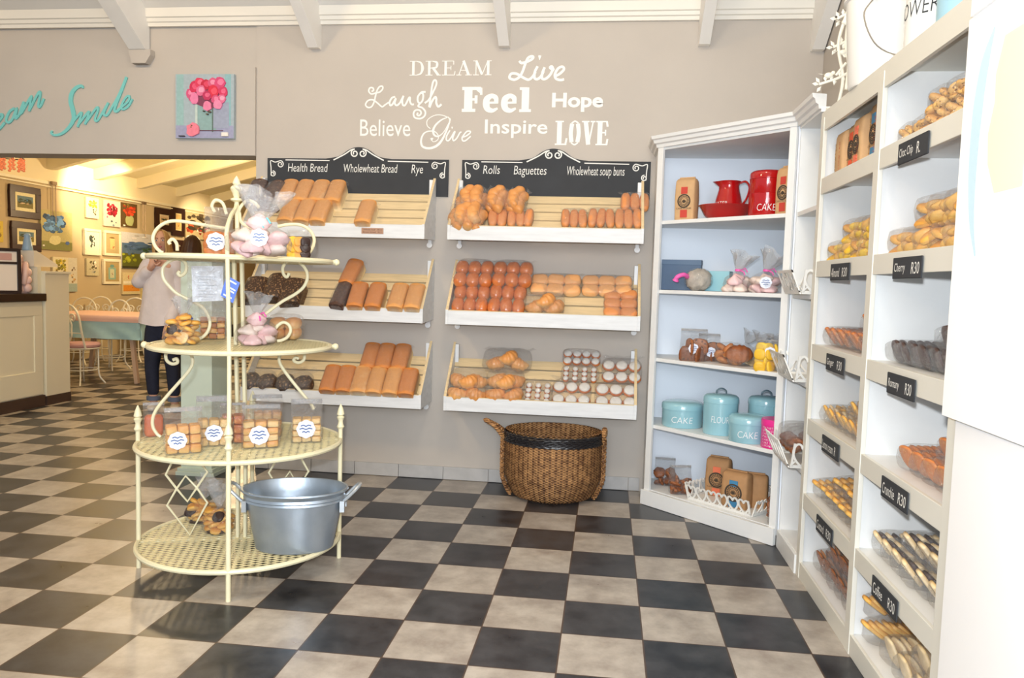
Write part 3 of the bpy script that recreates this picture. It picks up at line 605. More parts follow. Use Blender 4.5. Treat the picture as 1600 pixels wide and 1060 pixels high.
B_chc = baked('cookie_chocolate', (70, 46, 38), (50, 32, 28), .2, .8)
B_yel = baked('cookie_yellow', (246, 208, 76), (238, 188, 52), .2, .8)
B_pale = baked('cookie_pale', (240, 218, 176), (226, 190, 132), .2, .8)
B_rusk = baked('rusk_crust', (242, 198, 122), (226, 160, 82), .2, .8)
B_ruskp = baked('rusk_pale', (240, 210, 150), (226, 180, 110), .2, .8)
B_brown = baked('brown_biscuit', (166, 100, 54), (130, 74, 40), .2, .8, spots=(70, 40, 24))
M_mer = mat('meringue', (246, 226, 214), .6, var=.06, scale=15)
M_merp = mat('meringue_pink', (246, 206, 206), .6, var=.06, scale=15)
M_icing = mat('white_icing', (240, 236, 230), .5, var=.12, scale=60)

def nz(p, s=1, o=0): return noise.noise(Vector((p[0]*s+o, p[1]*s+o*1.7, p[2]*s-o)))
def loaf_mesh(m, w=.112, h=.112, L=.225, seed=0):
    sec = [(-.5, 0), (-.49, .3), (-.5, .6), (-.53, .74), (-.5, .86), (-.38, .95), (-.2, 1), (0, 1.02), (.2, 1), (.38, .95), (.5, .86), (.53, .74), (.5, .6), (.49, .3), (.5, 0), (.25, 0), (0, 0), (-.25, 0)]
    mb = MB(); n = len(sec); vs = []; fs = []; ys = [0, .01, .03, .08, .14, .19, .21, L]
    for i, y in enumerate(ys):
        k = .93 if i in (0, len(ys)-1) else 1
        for a, b in sec:
            bb_ = .5+(b-.5)*k if b > .01 else 0
            bump = 1+.03*nz((a*3, y*20, b*3), 1, seed)
            vs.append((a*w*k*bump, y, bb_*h*bump if b > .01 else 0))
    for i in range(len(ys)-1):
        for j in range(n): fs.append((i*n+j, i*n+(j+1) % n, (i+1)*n+(j+1) % n, (i+1)*n+j))
    fs += [tuple(range(n))[::-1], tuple((len(ys)-1)*n+j for j in range(n))]
    return mb.add(vs, fs).mesh('loaf', m, 55)
def pillow(w, L, h, seed=0, p=.55, wob=.06, mname=None, M_=None, frill=0, z0=0):
    """crumpled clear bag around what is in it, lying along +y"""
    mb = MB().ell((0, L/2, z0+h/2), (w/2, L/2, h/2), 22, 12, p=p, fn=lambda x, y, z: 1+wob*nz((x, y, z), 2.6, seed))
    if frill:
        n = 14; vs = []; fs = []
        for j in range(4):
            for i in range(n):
                u = i/(n-1)-.5; vs.append((u*w*(.8+.12*j), L-.006+frill*j/3, z0+h*.45+h*.12*math.sin(i*1.9+j+seed)*(.4+j*.35)))
        for j in range(3):
            for i in range(n-1): fs.append((j*n+i, j*n+i+1, (j+1)*n+i+1, (j+1)*n+i))
        mb.add(vs, fs)
    return mb.mesh('bag', M_ or M_bag, 'all')
LOAFB = pillow(.122, .235, .122, 3, .45, .03, frill=.03)
def loaf(label, m, loc, rot, me=None, group=None, bag=True, sc=None):
    t = thing('bread_loaf', label, 'bread', loc, rot, group)
    link('loaf', me, t)
    if bag: link('bag', LOAFB, t, (0, -.004, -.003))
    if sc: t.scale = sc
    return t
LM = [loaf_mesh(B_loaf, seed=i) for i in range(3)]; LMD = [loaf_mesh(B_loafd, seed=i+5) for i in range(2)]; LRY = loaf_mesh(B_rye, w=.1, seed=9)
def slope(px, py, tier, h): 
    P = Vector((0, .37, ZB[tier]+.029))+SN*h
    q = onp(px, py, P, SN); s = (q-P).dot(SD); return q.x, s
def sl(x, s, tier, up=0): return Vector((x, .37, ZB[tier]+.029))+SD*s+SN*up
RX = (SA, 0, 0)
def row(pxs, py, tier, s0, meshes, what, grp, up=0):
    for i, px in enumerate(pxs):
        x, _ = slope(px, py, tier, .06)
        loaf(what.replace('%s', ORD[i]), None, sl(x, s0, tier, up), (SA, rnd.uniform(-.02, .02), rnd.uniform(-.03, .03)), meshes[i % len(meshes)], grp)
row([453, 477.5, 502.5], 335, 0, .012, LM, 'golden loaf on the top left rack, %s from left in the lower row', 'golden loaves on the top left rack')
row([454, 478.5, 503, 528], 297, 0, .225, LM, 'golden loaf on the top left rack, %s from left in the upper row', 'golden loaves on the top left rack')
row([573], 335, 0, .012, LM[:1], 'single golden loaf standing apart near the middle of the top left rack', 'golden loaves on the top left rack')
row([560, 588, 622.5, 649], 465, 1, .012, LMD+LM[:2], 'golden loaf on the middle left rack, %s from the left', 'golden loaves on the middle left rack')
row([518, 542, 566, 590, 615.5, 640.5], 595, 2, .012, LMD+LM, 'golden loaf on the bottom left rack, %s from the left of the front row', 'golden loaves on the bottom left rack')
row([583, 606.5, 631], 548, 2, .23, LMD, 'golden loaf on the bottom left rack, %s from the left of the back row', 'golden loaves on the bottom left rack')
x, _ = slope(533, 465, 1, .06)
loaf('dark brown loaf lying left of the golden loaves on the middle left rack', None, sl(x, .012, 1), (SA, 0, -.12), LRY)
x, _ = slope(549, 425, 1, .06)
loaf('dark orange loaf standing up behind the dark brown loaf on the middle left rack', None, sl(x, .235, 1), (SA+.06, .1, -.1), LMD[0])
for i, (px, s0, a) in enumerate(((397, .21, .1), (421, .2, -.25))):
    x, _ = slope(px, 310, 0, .06)
    loaf('bagged dark rye loaf at the left end of the top left rack, %s' % ['left one', 'right one'][i], None, sl(x+.02, s0, 0), (SA, 0, a), LRY, sc=(1.15, 1, 1.1))
SEEDM = loaf_mesh(B_seed, w=.15, h=.13, L=.225, seed=21)
for i, (px, s0, a) in enumerate(((402, .02, .05), (432, .06, -.1), (461, .015, .08))):
    x, _ = slope(px, 455, 1, .06)
    loaf('bagged knobbly dark seed loaf on the middle left rack, %s from the left' % ORD[i], None, sl(x, s0, 1), (SA, 0, a), SEEDM, 'bagged seed loaves', True, (1, 1, 1))
def parts_pack(name, label, cat, bagme, partname, places, loc, rot, group=None, extra=None):
    """places: list of (mesh, loc, rot)"""
    t = thing(name, label, cat, loc, rot, group)
    for me, l, r in places: link(partname, me, t, l, r)
    if bagme: link('bag', bagme, t)
    return t
BUN = {}
def bun(m, w, L, h, p=.8, seed=0, key=None):
    k = (m.name, w, L, h, p, seed)
    if k not in BUN: BUN[k] = MB().ell((0, 0, h/2), (w/2, L/2, h/2), 16, 10, p=p, fn=lambda x, y, z: 1+.05*nz((x, y, z), 2, seed)).mesh('bun', m, 'all')
    return BUN[k]
PIL = {}
def pil(w, L, h, frill=0, M_=None, p=.5):
    k = (round(w, 3), round(L, 3), round(h, 3), frill, M_.name if M_ else '', p)
    if k not in PIL: PIL[k] = pillow(w, L, h, len(PIL), p, .05, None, M_, frill)
    return PIL[k]
def bunpack(label, pxbox, tier, m, nx, ny, h, grp, name='bun_packet', cat='buns', p=.75, h0=0, zrot=0, bg=None):
    """flat packet of nx by ny buns that fills a pixel box on the rack's slope"""
    l, tt, r_, b = pxbox; hh = h*.6+h0
    xa, _ = slope(l, (tt+b)/2, tier, hh); xb, _ = slope(r_, (tt+b)/2, tier, hh); _, s1 = slope((l+r_)/2, tt, tier, hh); _, s0 = slope((l+r_)/2, b, tier, hh)
    s0 = max(s0, .008); s1 = min(s1, .42+h0)
    W, L = xb-xa, s1-s0; me = bun(m, W/nx*1.06, L/ny*1.06, h, p, nx)
    pl = [(me, ((i+.5-nx/2)*W/nx, (j+.5)*L/ny, rnd.uniform(0, .006)), (0, 0, rnd.uniform(-.1, .1))) for i in range(nx) for j in range(ny)]
    return parts_pack(name, label, cat, pil(W*1.06, L*1.06, h*1.1, .02, bg), 'bun', pl, sl((xa+xb)/2, s0, tier, h0), (SA, 0, zrot), grp)
# right rack, top
g = 'soup bun packets on the top right rack'
for i, b in enumerate(((877, 329, 917, 354), (919, 328, 960, 354), (961, 328, 1003, 355))): bunpack('packet of soup buns on the top right rack, %s from left in the right-hand row' % ORD[i], b, 0, B_soup, 3, 1, .06, g)
bunpack('packet of soup buns behind the right-hand row, top right corner of its rack', (970, 304, 1014, 328), 0, B_soup, 3, 1, .06, g)
for i, b in enumerate(((763, 328, 792, 353), (793, 328, 833, 353))): bunpack('packet of soup buns next to the twisted rolls, top right rack, %s' % ['left of two', 'right of two'][i], b, 0, B_soup, 2+i, 1, .06, g)
def twist_mesh(m, L=.2, r=.03, seed=0):
    mb = MB(); pts = []; rs = []
    for i in range(17):
        t = i/16; pts.append((.014*math.sin(t*7+seed), (t-.5)*L, r+.006*math.cos(t*6+seed))); rs.append(r*(.4+.6*math.sin(PI*(.06+.88*t))**.6)*(1+.09*math.sin(t*22+seed)))
    return mb.tube(pts, rs, 12).mesh('roll', m, 'all')
TW = [twist_mesh(B_roll, .18, .046, i) for i in range(3)]
def rolls(label, px, py, tier, s0, a, W=.2, L=.19, n=3, up=0):
    x, _ = slope(px, py, tier, .07)
    pl = [(TW[i % 3], ((i+.5-n/2)*W/n, L/2+rnd.uniform(-.01, .01), .004+.02*(i % 2)), (0, 0, rnd.uniform(-.25, .25))) for i in range(n)]
    pl += [(TW[(i+1) % 3], ((i+1-n/2)*W/n, L/2+.02, .055), (0, .2, rnd.uniform(-.4, .4))) for i in range(n-1)]
    return parts_pack('roll_packet', label, 'bread rolls', pil(W*1.12, L*1.15, .13, .05), 'roll', pl, sl(x, s0, tier, up), (SA, 0, a), 'bagged twisted rolls on the top right rack')
rolls('bag of twisted rolls at the lower left corner of the top right rack', 731, 335, 0, .012, .05, .23)
rolls('bag of twisted rolls at the back left of the top right rack, below Rolls', 738, 303, 0, .185, -.1, .2)
rolls('bag of twisted rolls, middle of three at the back of the top right rack', 772, 315, 0, .2, -.35, .17, .16, 2)
rolls('bag of twisted rolls at the back of the top right rack, nearest the empty middle', 803, 318, 0, .2, -.1, .16, .15, 2)
# right rack, middle
g = 'glazed roll packets on the middle right rack'
for i, (b, d) in enumerate((((708, 446, 764, 488), 'front left'), ((764, 446, 821, 490), 'front right'), ((711, 408, 770, 446), 'back left'), ((771, 404, 832, 446), 'back right'))):
    bunpack('packet of shiny dark brown glazed rolls, %s of four on the middle right rack' % d, b, 1, B_dkroll, 3, 2, .085, g, 'roll_packet', 'bread rolls', .85, .05 if 'back' in d else 0)
g = 'pale bun packets on the middle right rack'
bunpack('packet of six pale flat buns, left of two on the middle right rack', (830, 430, 907, 460), 1, B_bun, 3, 2, .06, g, p=.65)
bunpack('packet of six pale flat buns, right of two on the middle right rack', (910, 430, 987, 461), 1, B_bun, 3, 2, .06, g, p=.65)
bunpack('long packet of pale buns at the right end of the middle right rack', (944, 455, 995, 496), 1, B_soup, 2, 3, .055, g, p=.65)
def cro_mesh(m, w=.12, seed=0):
    pts = []; rs = []
    for i in range(25):
        t = i/24*2-1; pts.append((t*w/2, -.05*(1-t*t)+.03, .036+.012*(1-t*t))); e = (1-t*t)**.6; rs.append(max(.008, .05*e*(1+.075*math.sin(i*1.7+seed))))
    return MB().tube(cr(pts, 1), rs, 12).mesh('croissant', m, 'all')
CRO = [cro_mesh(B_cro, .13, i) for i in range(3)]
def cropack(label, b, tier, nx, ny, h0=0, m=CRO):
    l, tt, r_, bb_ = b
    xa, _ = slope(l, (tt+bb_)/2, tier, .05+h0); xb, _ = slope(r_, (tt+bb_)/2, tier, .05+h0); _, s1 = slope((l+r_)/2, tt, tier, .05+h0); _, s0 = slope((l+r_)/2, bb_, tier, .05+h0); s0 = max(s0, .01)
    W, L = xb-xa, s1-s0; pl = []
    for j in range(ny):
        for i in range(nx): pl.append((m[(i+j) % 3], ((i+.5-nx/2)*W/nx, (j+.5)*L/ny, .0), (0, 0, rnd.uniform(-.7, .7))))
    pl.append((m[0], (0, L*.55, .045), (0, .2, rnd.uniform(.5, 1))))
    return parts_pack('croissant_packet', label, 'croissants', pil(W*1.08, L*1.08, .11, .03), 'croissant', pl, sl((xa+xb)/2, s0, tier, h0), (SA, 0, 0), 'bagged croissants')
cropack('small bag of croissants in front of the pale buns on the middle right rack', (822, 464, 880, 492), 1, 2, 1)
cropack('bag of croissants at the front left corner of the bottom right rack', (702, 582, 760, 625), 2, 2, 2)
cropack('bag of croissants second from the left at the front of the bottom right rack', (761, 582, 817, 627), 2, 2, 2)
cropack('bag of croissants lying at the back of the bottom right rack', (757, 551, 829, 581), 2, 2, 1)
def donut_mesh(r=.03):
    return MB().ell((0, 0, .02), (r, r, .022), 16, 8).mesh('bun', B_dkroll, 'all'), MB().ell((0, 0, .034), (r*.86, r*.86, .012), 16, 6).mesh('icing', M_icing, 'all')
def donuts(label, b, tier, nx, ny, h0=0):
    l, tt, r_, bb_ = b
    xa, _ = slope(l, (tt+bb_)/2, tier, .04+h0); xb, _ = slope(r_, (tt+bb_)/2, tier, .04+h0); _, s1 = slope((l+r_)/2, tt, tier, .04+h0); _, s0 = slope((l+r_)/2, bb_, tier, .04+h0); s0 = max(s0, .01)
    W, L = xb-xa, s1-s0; me, ic = donut_mesh(min(W/nx, L/ny)*.52)
    t = thing('iced_bun_packet', label, 'iced buns', sl((xa+xb)/2, s0, tier, h0), (SA, 0, 0), 'packets of white iced buns on the bottom right rack')
    for i in range(nx):
        for j in range(ny):
            o = link('bun', me, t, ((i+.5-nx/2)*W/nx, (j+.5)*L/ny, rnd.uniform(0, .004))); link('icing', ic, o)
    link('bag', pil(W*1.05, L*1.06, .062, .035), t); return t
donuts('packet of small white iced buns at the front beside the croissants', (818, 598, 862, 630), 2, 3, 4)
donuts('packet of large white iced buns, middle of the front row on the bottom right rack', (863, 594, 923, 634), 2, 3, 2)
donuts('packet of large white iced buns at the front right corner of the bottom right rack', (930, 599, 995, 637), 2, 3, 2)
donuts('packet of small white iced buns, lower of two at the back, bottom right rack', (877, 573, 935, 595), 2, 4, 3, .02)
donuts('packet of small white iced buns, upper of two with the bag top sticking up', (880, 547, 938, 569), 2, 4, 2, .02)
donuts('packet of large white iced buns at the back right of the bottom right rack', (941, 562, 1002, 597), 2, 3, 2, .02)
SM = [MB().ell((0, 0, .05), (.068, .075, .056), 14, 8, p=.85, fn=lambda x, y, z: 1+.1*nz((x, y, z), 3, 4)).mesh('bun', B_seed, 'all')]
for i, (a, b) in enumerate(((380, 432), (434, 490))):
    xa, _ = slope(a, 595, 2, .05); xb, _ = slope(b, 595, 2, .05); W = xb-xa
    parts_pack('seed_roll_packet', 'bag of two dark seed rolls, left end of the bottom left rack, %s' % ['left one', 'right one'][i], 'bread rolls', pil(W, .17, .11, .06), 'bun',
               [(SM[0], ((k-.5)*W/2, .075, 0), (0, 0, k*2)) for k in (0, 1)], sl((xa+xb)/2, .015, 2), (SA, 0, 0), 'bagged dark seed rolls')

# ================================================================ BASKET
def basket():
    t = thing('wicker_basket', 'tall oval brown woven basket with black rim under the bottom right bread rack', 'basket', (.83, .375, 0))
    m = bpy.data.materials.new('woven_reed'); m.use_nodes = True; nt = m.node_tree; N = nt.nodes.new; L = nt.links; b = nt.nodes['Principled BSDF']; b.inputs['Roughness'].default_value = .6
    g_ = N('ShaderNodeTexCoord'); n = N('ShaderNodeTexNoise'); n.inputs['Scale'].default_value = 30; n.inputs['Detail'].default_value = 5; L.new(g_.outputs['Object'], n.inputs[0])
    def mth(op, a, bb=None, c=None):
        k = N('ShaderNodeMath'); k.operation = op
        for i, v in enumerate((a, bb, c)):
            if v is None: continue
            if isinstance(v, (int, float)): k.inputs[i].default_value = v
            else: L.new(v, k.inputs[i])
        return k.outputs[0]
    sp = N('ShaderNodeSeparateXYZ'); L.new(g_.outputs['Object'], sp.inputs[0])
    ang = mth('ARCTAN2', mth('DIVIDE', sp.outputs[1], .82), sp.outputs[0])
    cols = mth('COSINE', mth('MULTIPLY', ang, 54.0)); rws = mth('SINE', mth('MULTIPLY', sp.outputs[2], PI/.0087))
    weave_ = mth('MULTIPLY', cols, rws)                                  # over-under of the reeds
    f_ = mth('ADD', mth('MULTIPLY_ADD', weave_, .2, -.02), mth('MULTIPLY_ADD', cols, .1, n.outputs[0]))
    r = N('ShaderNodeValToRGB'); e = r.color_ramp.elements; e[0].position = .25; e[0].color = (*lin((92, 56, 28)), 1); e[1].position = .72; e[1].color = (*lin((198, 146, 92)), 1); L.new(f_, r.inputs[0]); L.new(r.outputs[0], b.inputs['Base Color'])
    bp_ = N('ShaderNodeBump'); bp_.inputs['Strength'].default_value = .6; bp_.inputs['Distance'].default_value = .006; L.new(weave_, bp_.inputs['Height']); L.new(bp_.outputs[0], b.inputs['Normal'])
    nn, rows = 216, 46; H = .40
    def R_(z): 
        u = z/H; return .245+.085*min(1, (u*2.6))**.6 if u > 0 else .2
    prof = [(.0, .004), (.15, .004), (.2, .0)]+[(R_(H*i/rows), .012+H*i/rows) for i in range(rows+1)]
    def weave(a, i, z):
        if i < 3: return 1
        k = int(a/(2*PI)*54+.5); return 1+.02*math.cos(a*54)*(1 if i % 2 else -1)+.004
    mb = MB().lathe(prof, nn, sx=1.0, sy=.82, fn=weave, cap=False)
    inn = [(R_(H*i/rows)-.018, .012+H*i/rows) for i in range(rows, -1, -2)]+[(0, .03)]
    mb.lathe([(R_(H)+.002, H+.075), (R_(H)-.012, H+.078), (R_(H)-.016, H+.05), (R_(H)-.018, H+.012)]+inn[1:], nn, sx=1, sy=.8, cap=False, fn=lambda a, i, z: 1+.012*math.cos(a*54)*(1 if i % 2 else -1))
    mb.build('woven_body', m, t, 'all')
    rim = MB()
    for q in range(6):
        z = H+.0+q*.0115
        pts = [((R_(H)+.004+.003*math.sin(a*40+q*PI))*math.cos(a), (R_(H)+.004+.003*math.sin(a*40+q*PI))*.82*math.sin(a), z+.003*math.sin(a*40+q*2)) for a in [2*PI*i/120 for i in range(120)]]
        rim.tube(pts, .0075, 6, True)
    rim.build('black_rim', mat('black_reed', (34, 31, 33), .35), t, True)
    for s in (-1, 1):
        a = [(s*.345, 0, H+.06)]
        down = [(s*(R_(z)+.018), -.03, z) for z in (.42, .34, .24, .14, .06, .02)]
        up = cr([(s*.30, .04, H-.0), (s*.345, .03, H+.04), (s*.40 if s < 0 else s*.35, .0, H+.085), (s*.47 if s < 0 else s*.345, -.04, H+.125 if s < 0 else H+.1), (s*.40 if s < 0 else s*.345, -.06, H+.09), (s*.345, -.05, H+.02)]+down, 6)
        mb = MB()
        for ph in (0, 2*PI/3, 4*PI/3):
            pts = []
            for i, p in enumerate(up): pts.append((p[0]+.009*math.cos(i*1.1+ph), p[1]+.009*math.sin(i*1.1+ph), p[2]+.006*math.sin(i*1.1+ph)))
            mb.tube(pts, .0095, 6)
        mb.build('rope_handle', m, t, True)
    return t
basket()
# ================================================================ CORNER CABINET
CA = Vector((1.462, .362, 0)); CB = Vector((2.176, -.348, 0)); CD = (CB-CA).normalized(); CN = Vector((CD.y, -CD.x, 0))   # CN points into the room
if CN.y > 0: CN = -CN
SZ = [.105, .548, 1.0, 1.455, 1.91]
cab = thing('corner_cabinet', 'tall white corner cabinet with a moulded top set across the corner of the shop', 'shelf unit', (1.462, .362, 0))
def cl(v): return Vector(v)-CA
cy0 = -.345
foot = [(1.462, .362), (2.176, -.348), (WX-.005, cy0), (WX-.005, WY-.005), (1.462, WY-.005)]
def ins(d): return [(1.462+d, .362+d*.35), (2.176, -.348+d*.9), (WX-.01, cy0+d*.9), (WX-.01, WY-.01), (1.462+d, WY-.01)]
fz = lambda a, b, d: cl((a, b, d))
for i, z in enumerate(SZ): MB().prism(ins(.012), fz, z-.024, z).build('shelf', M_white, cab, bev=.003)
MB().prism(ins(.004), fz, 2.37, 2.395).build('top_board', M_white, cab)
MB().box(1.462-CA.x, 1.48-CA.x, .372-CA.y, WY-.004-CA.y, 0, 2.39).build('side_panel', M_white, cab)
MB().box(1.48-CA.x, WX-.006-CA.x, WY-.012-CA.y, WY-.005-CA.y, .09, 2.37).build('back_panel', M_shelfback, cab)
MB().box(WX-.012-CA.x, WX-.005-CA.x, cy0+.015-CA.y, WY-.012-CA.y, .09, 2.37).build('back_panel', M_shelfback, cab)
MB().box(2.185-CA.x, WX-.006-CA.x, cy0-CA.y, cy0+.014-CA.y, .0, 2.39).build('side_panel', M_shelfback, cab)
for a, b in ((0, .045), (.965, 1.008)):
    p, q = CA+CD*a-CA, CA+CD*b-CA
    MB().beam(p+Vector((0, 0, 1.2))+CD*(b-a)/2-Vector((0, 0, 1.14)), p+CD*(b-a)/2+Vector((0, 0, 2.39)), b-a, .02, CN).build('post', M_white, cab, bev=.002)
MB().beam(CN*.012+Vector((0, 0, .052))-CD*.015, cl(CB)+CN*.012+Vector((0, 0, .052))+CD*.0, .03, .1).build('plinth', M_white, cab, bev=.003)
def crown_pts(a, b, n):
    pr = [(-.02, 2.385), (.016, 2.385), (.02, 2.405), (.034, 2.412), (.04, 2.432), (.052, 2.438), (.056, 2.458), (-.02, 2.458)]
    mb = MB(); vs = []
    for p, e in ((a, -1), (b, 1)):
        for o, z in pr: vs.append(p+n*o+Vector((0, 0, z))+(b-a).normalized()*e*max(o, 0)*.42)
    k = len(pr); return mb.add(vs, [tuple(range(k))[::-1], tuple(range(k, 2*k))]+[(i, (i+1) % k, k+(i+1) % k, k+i) for i in range(k)])
crown_pts(-CD*.0, cl(CB), CN).build('crown_moulding', M_white, cab)
crown_pts(cl((1.462, WY-.01, 0)), Vector((0, 0, 0)), Vector((-1, 0, 0))).build('crown_moulding', M_white, cab)
# narrow unit between the corner cabinet and the long shelves
BX = 2.19
nar = thing('narrow_shelf_unit', 'narrow white shelf unit filling the gap between corner cabinet and long shelves', 'shelf unit', (BX, -.36, 0))
for z in SZ: MB().box(.004, .355, -.42, -.008, z-.024, z).build('shelf', M_white, nar, bev=.002)
MB().box(-.004, .355, -.425, 0, 2.37, 2.395).build('top_board', M_white, nar)
MB().box(.002, .355, -.006, 0.012, 0, 2.37).build('side_panel', M_white, nar)
MB().box(.345, .355, -.425, -.006, .08, 2.37).build('back_panel', M_shelfback, nar)
MB().box(-.012, .012, -.425, 0, .0, .1).build('plinth', M_white, nar, bev=.003)
o = crown_pts(Vector((0, .01, 0)), Vector((0, -.42, 0)), Vector((-1, 0, 0))).build('crown_moulding', M_white, nar)

# ================================================================ LONG SHELVES ON THE RIGHT
YL, YM, YR_ = -.795, -1.645, -2.475
SZ2 = [.085, .445, .83, 1.21, 1.622, 2.03]; TOPZ = 2.36
M_front = mat('shelf_front_paint', (222, 220, 210), .45)
big = thing('pigeonhole_shelves', 'big white open shelving in two columns of six along the right wall', 'shelf unit', (BX, YL, 0))
D = WX-BX-.006
for k, z in enumerate(SZ2):
    MB().box(.012, D, YR_-YL, 0, z-.03, z-.004).build('shelf', M_white, big)
    MB().box(0, .014, YR_-YL+.02, -.02, z-.078 if k else 0, z).build('front_board', M_front, big, bev=.002)
MB().box(.0, D, YR_-YL-.02, .01, TOPZ-.03, TOPZ).build('top_board', M_front, big)
MB().box(0, .014, YR_-YL+.02, -.02, TOPZ-.095, TOPZ-.03).build('front_board', M_front, big)
for nm_, y0, y1 in (('side_panel', -.022, .004), ('middle_panel', YM-YL-.012, YM-YL+.012), ('side_panel', YR_-YL-.018, YR_-YL+.006)):
    MB().box(.008, D, y0, y1, 0, TOPZ-.03).build(nm_, M_white, big)
for y0, y1 in ((-.05, .006), (YM-YL-.03, YM-YL+.03), (YR_-YL-.02, YR_-YL+.045)):
    MB().box(-.003, .016, y0, y1, 0, TOPZ-.03).build('post', M_front, big, bev=.002)
MB().box(D-.008, D, YR_-YL, 0, 0, TOPZ-.03).build('back_panel', M_shelfback, big)
# white side of the tall cupboard at the right with its poster
cup = thing('tall_cupboard', 'plain white tall cupboard side filling the right edge of the view', 'cupboard', (2.17, -2.52, 0))
MB().box(0, .374, -1.2, 0, 0, 2.9).build('body', mat('cupboard_white', (246, 246, 246), .4), cup, bev=.004)
MB().box(-.03, .374, -1.2, .012, 2.25, 2.3).build('ledge', mat('cupboard_white', (246, 246, 246), .4), cup)
pos = thing('hanging_banner', 'white banner with a pale blue and yellow design hung on the tall cupboard', 'banner', (2.16, -2.5, 1.12))
MB().box(-.012, -.006, -.9, .018, 0, 1.13).build('sheet', mat('banner_white', (250, 250, 250), .5), pos)
mb = MB(); fnp = lambda a, b, d: (-.012-d, a, b)
arc = [(-.12+.0*i, .9) for i in range(0)]
mb.ribbon([(p[0], p[1]) for p in cr([(-.14, 1.06, 0), (-.10, .98, 0), (-.075, .86, 0), (-.07, .7, 0), (-.085, .56, 0), (-.12, .46, 0)], 5)], [.01, .05, .06, .05, .03, .01], fnp, .0002, .0008)
mb.build('printed_arc', mat('banner_blue', (200, 228, 242), .5), pos)
MB().prism([(-.2, 1.02), (-.165, .93), (-.17, .86), (-.145, .78), (-.155, .7), (-.2, .62), (-.34, .62), (-.34, 1.02)], fnp, .0009, .0013).build('printed_shape', mat('banner_yellow', (250, 245, 208), .5), pos)

# price tags on the long shelves
def ptag(label, words, pxs, k):
    l, tt, r_, b = pxs; X = BX-.006
    ym = (tt+b)/2
    a = onx(l, ym, X); c = onx(r_, ym, X)
    t = thing('price_tag', label, 'price tag', (BX-.004, (a.y+c.y)/2, SZ2[k]-.06), group='chalk price tags on the long shelves')
    h = .075; w_ = abs(a.y-c.y)
    MB().box(-.004, 0, -w_/2, w_/2, -h/2, h/2).build('slate', M_chalk, t, bev=.004)
    fn = lambda p, q, d: (-.0042-d, -p, q); m_ = MB()
    for body, u0, u1 in words:
        x = text_mb(body, -w_/2+w_*u0, -w_/2+w_*u1, -.022, .018, fn, .0004, .1); m_.add(x.v, x.f)
    m_.build('lettering', M_chalkw, t)
ptag('small black chalk tag lettered Choc Chip', [('Choc Chip', .05, .52), ('R.', .64, .76)], (1405, 205, 1451, 251), 5)
ptag('small black chalk tag lettered Cherry R30', [('Cherry', .06, .45), ('R30', .66, .93)], (1397, 388, 1442, 416), 4)
ptag('small black chalk tag lettered Almond', [('Almond', .06, .5), ('R30', .64, .9)], (1299, 400, 1328, 423), 4)
ptag('small black chalk tag lettered Ginger', [('Ginger', .06, .46), ('R30', .64, .9)], (1292, 541, 1320, 567), 3)
ptag('small black chalk tag lettered Romany R30', [('Romany', .06, .46), ('R30', .68, .9)], (1388, 563, 1432, 593), 3)
ptag('small black chalk tag lettered Lemon cream', [('Lemon cream', .05, .68), ('R', .76, .84)], (1285, 669, 1312, 703), 2)
ptag('small black chalk tag lettered Crunchie R30', [('Crunchie', .06, .52), ('R30', .66, .94)], (1378, 731, 1421, 777), 2)
ptag('small black chalk tag lettered Custard', [('Custard', .06, .5), ('R30', .64, .92)], (1276, 794, 1302, 833), 1)
ptag('small black chalk tag lettered Coffee R30', [('Coffee', .06, .44), ('R30', .66, .92)], (1363, 882, 1405, 943), 1)

# ================================================================ BISCUIT PACKETS
CK = {}
def cookie(m, r=.036, h=.016, kind='round', seed=0):
    k = (m.name, r, h, kind, seed)
    if k in CK: return CK[k]
    if kind == 'round': mb = MB().ell((0, 0, h/2), (r, r, h/2), 16, 7, p=.75, fn=lambda x, y, z: 1+.06*nz((x, y, z), 3, seed))
    elif kind == 'block': mb = MB().ell((0, 0, h/2), (r, r*.55, h/2), 14, 8, p=.4, fn=lambda x, y, z: 1+.05*nz((x, y, z), 3, seed))
    elif kind == 'lump': mb = MB().ell((0, 0, h/2), (r, r*.9, h/2), 14, 8, fn=lambda x, y, z: 1+.22*nz((x, y, z), 2.4, seed))
    CK[k] = mb.mesh('biscuit', m, 'all'); return CK[k]
PROTO = {}
def sleeve(label, m, loc, rz=0, group=None, n=8, L=.26, r=.042, m2=None, kind='round', tilt=1.15, rx=0):
    """long packet: discs standing in a row inside a clear sleeve, running along +x into the shelf"""
    key = (m.name, n, L, r, m2.name if m2 else '', kind, tilt)
    if key in PROTO: return dup(PROTO[key], label, loc, (rx, 0, rz), group)
    t = thing('biscuit_packet', label, 'biscuits', loc, (rx, 0, rz), group)
    for i in range(n):
        me = cookie(m2 if (m2 and i % 2) else m, r, max(.016, L*.8/n*.8), kind, i % 3)
        link('biscuit', me, t, (.03+(L-.06)*i/(n-1), rnd.uniform(-.004, .004), r*.95), (0, tilt+rnd.uniform(-.12, .12), rnd.uniform(-.1, .1)))
    b = pil(2*r*1.08, L*1.04, 2*r*1.02, .03); link('bag', b, t, (0, 0, 0), (0, 0, -PI/2))
    PROTO[key] = t; return t
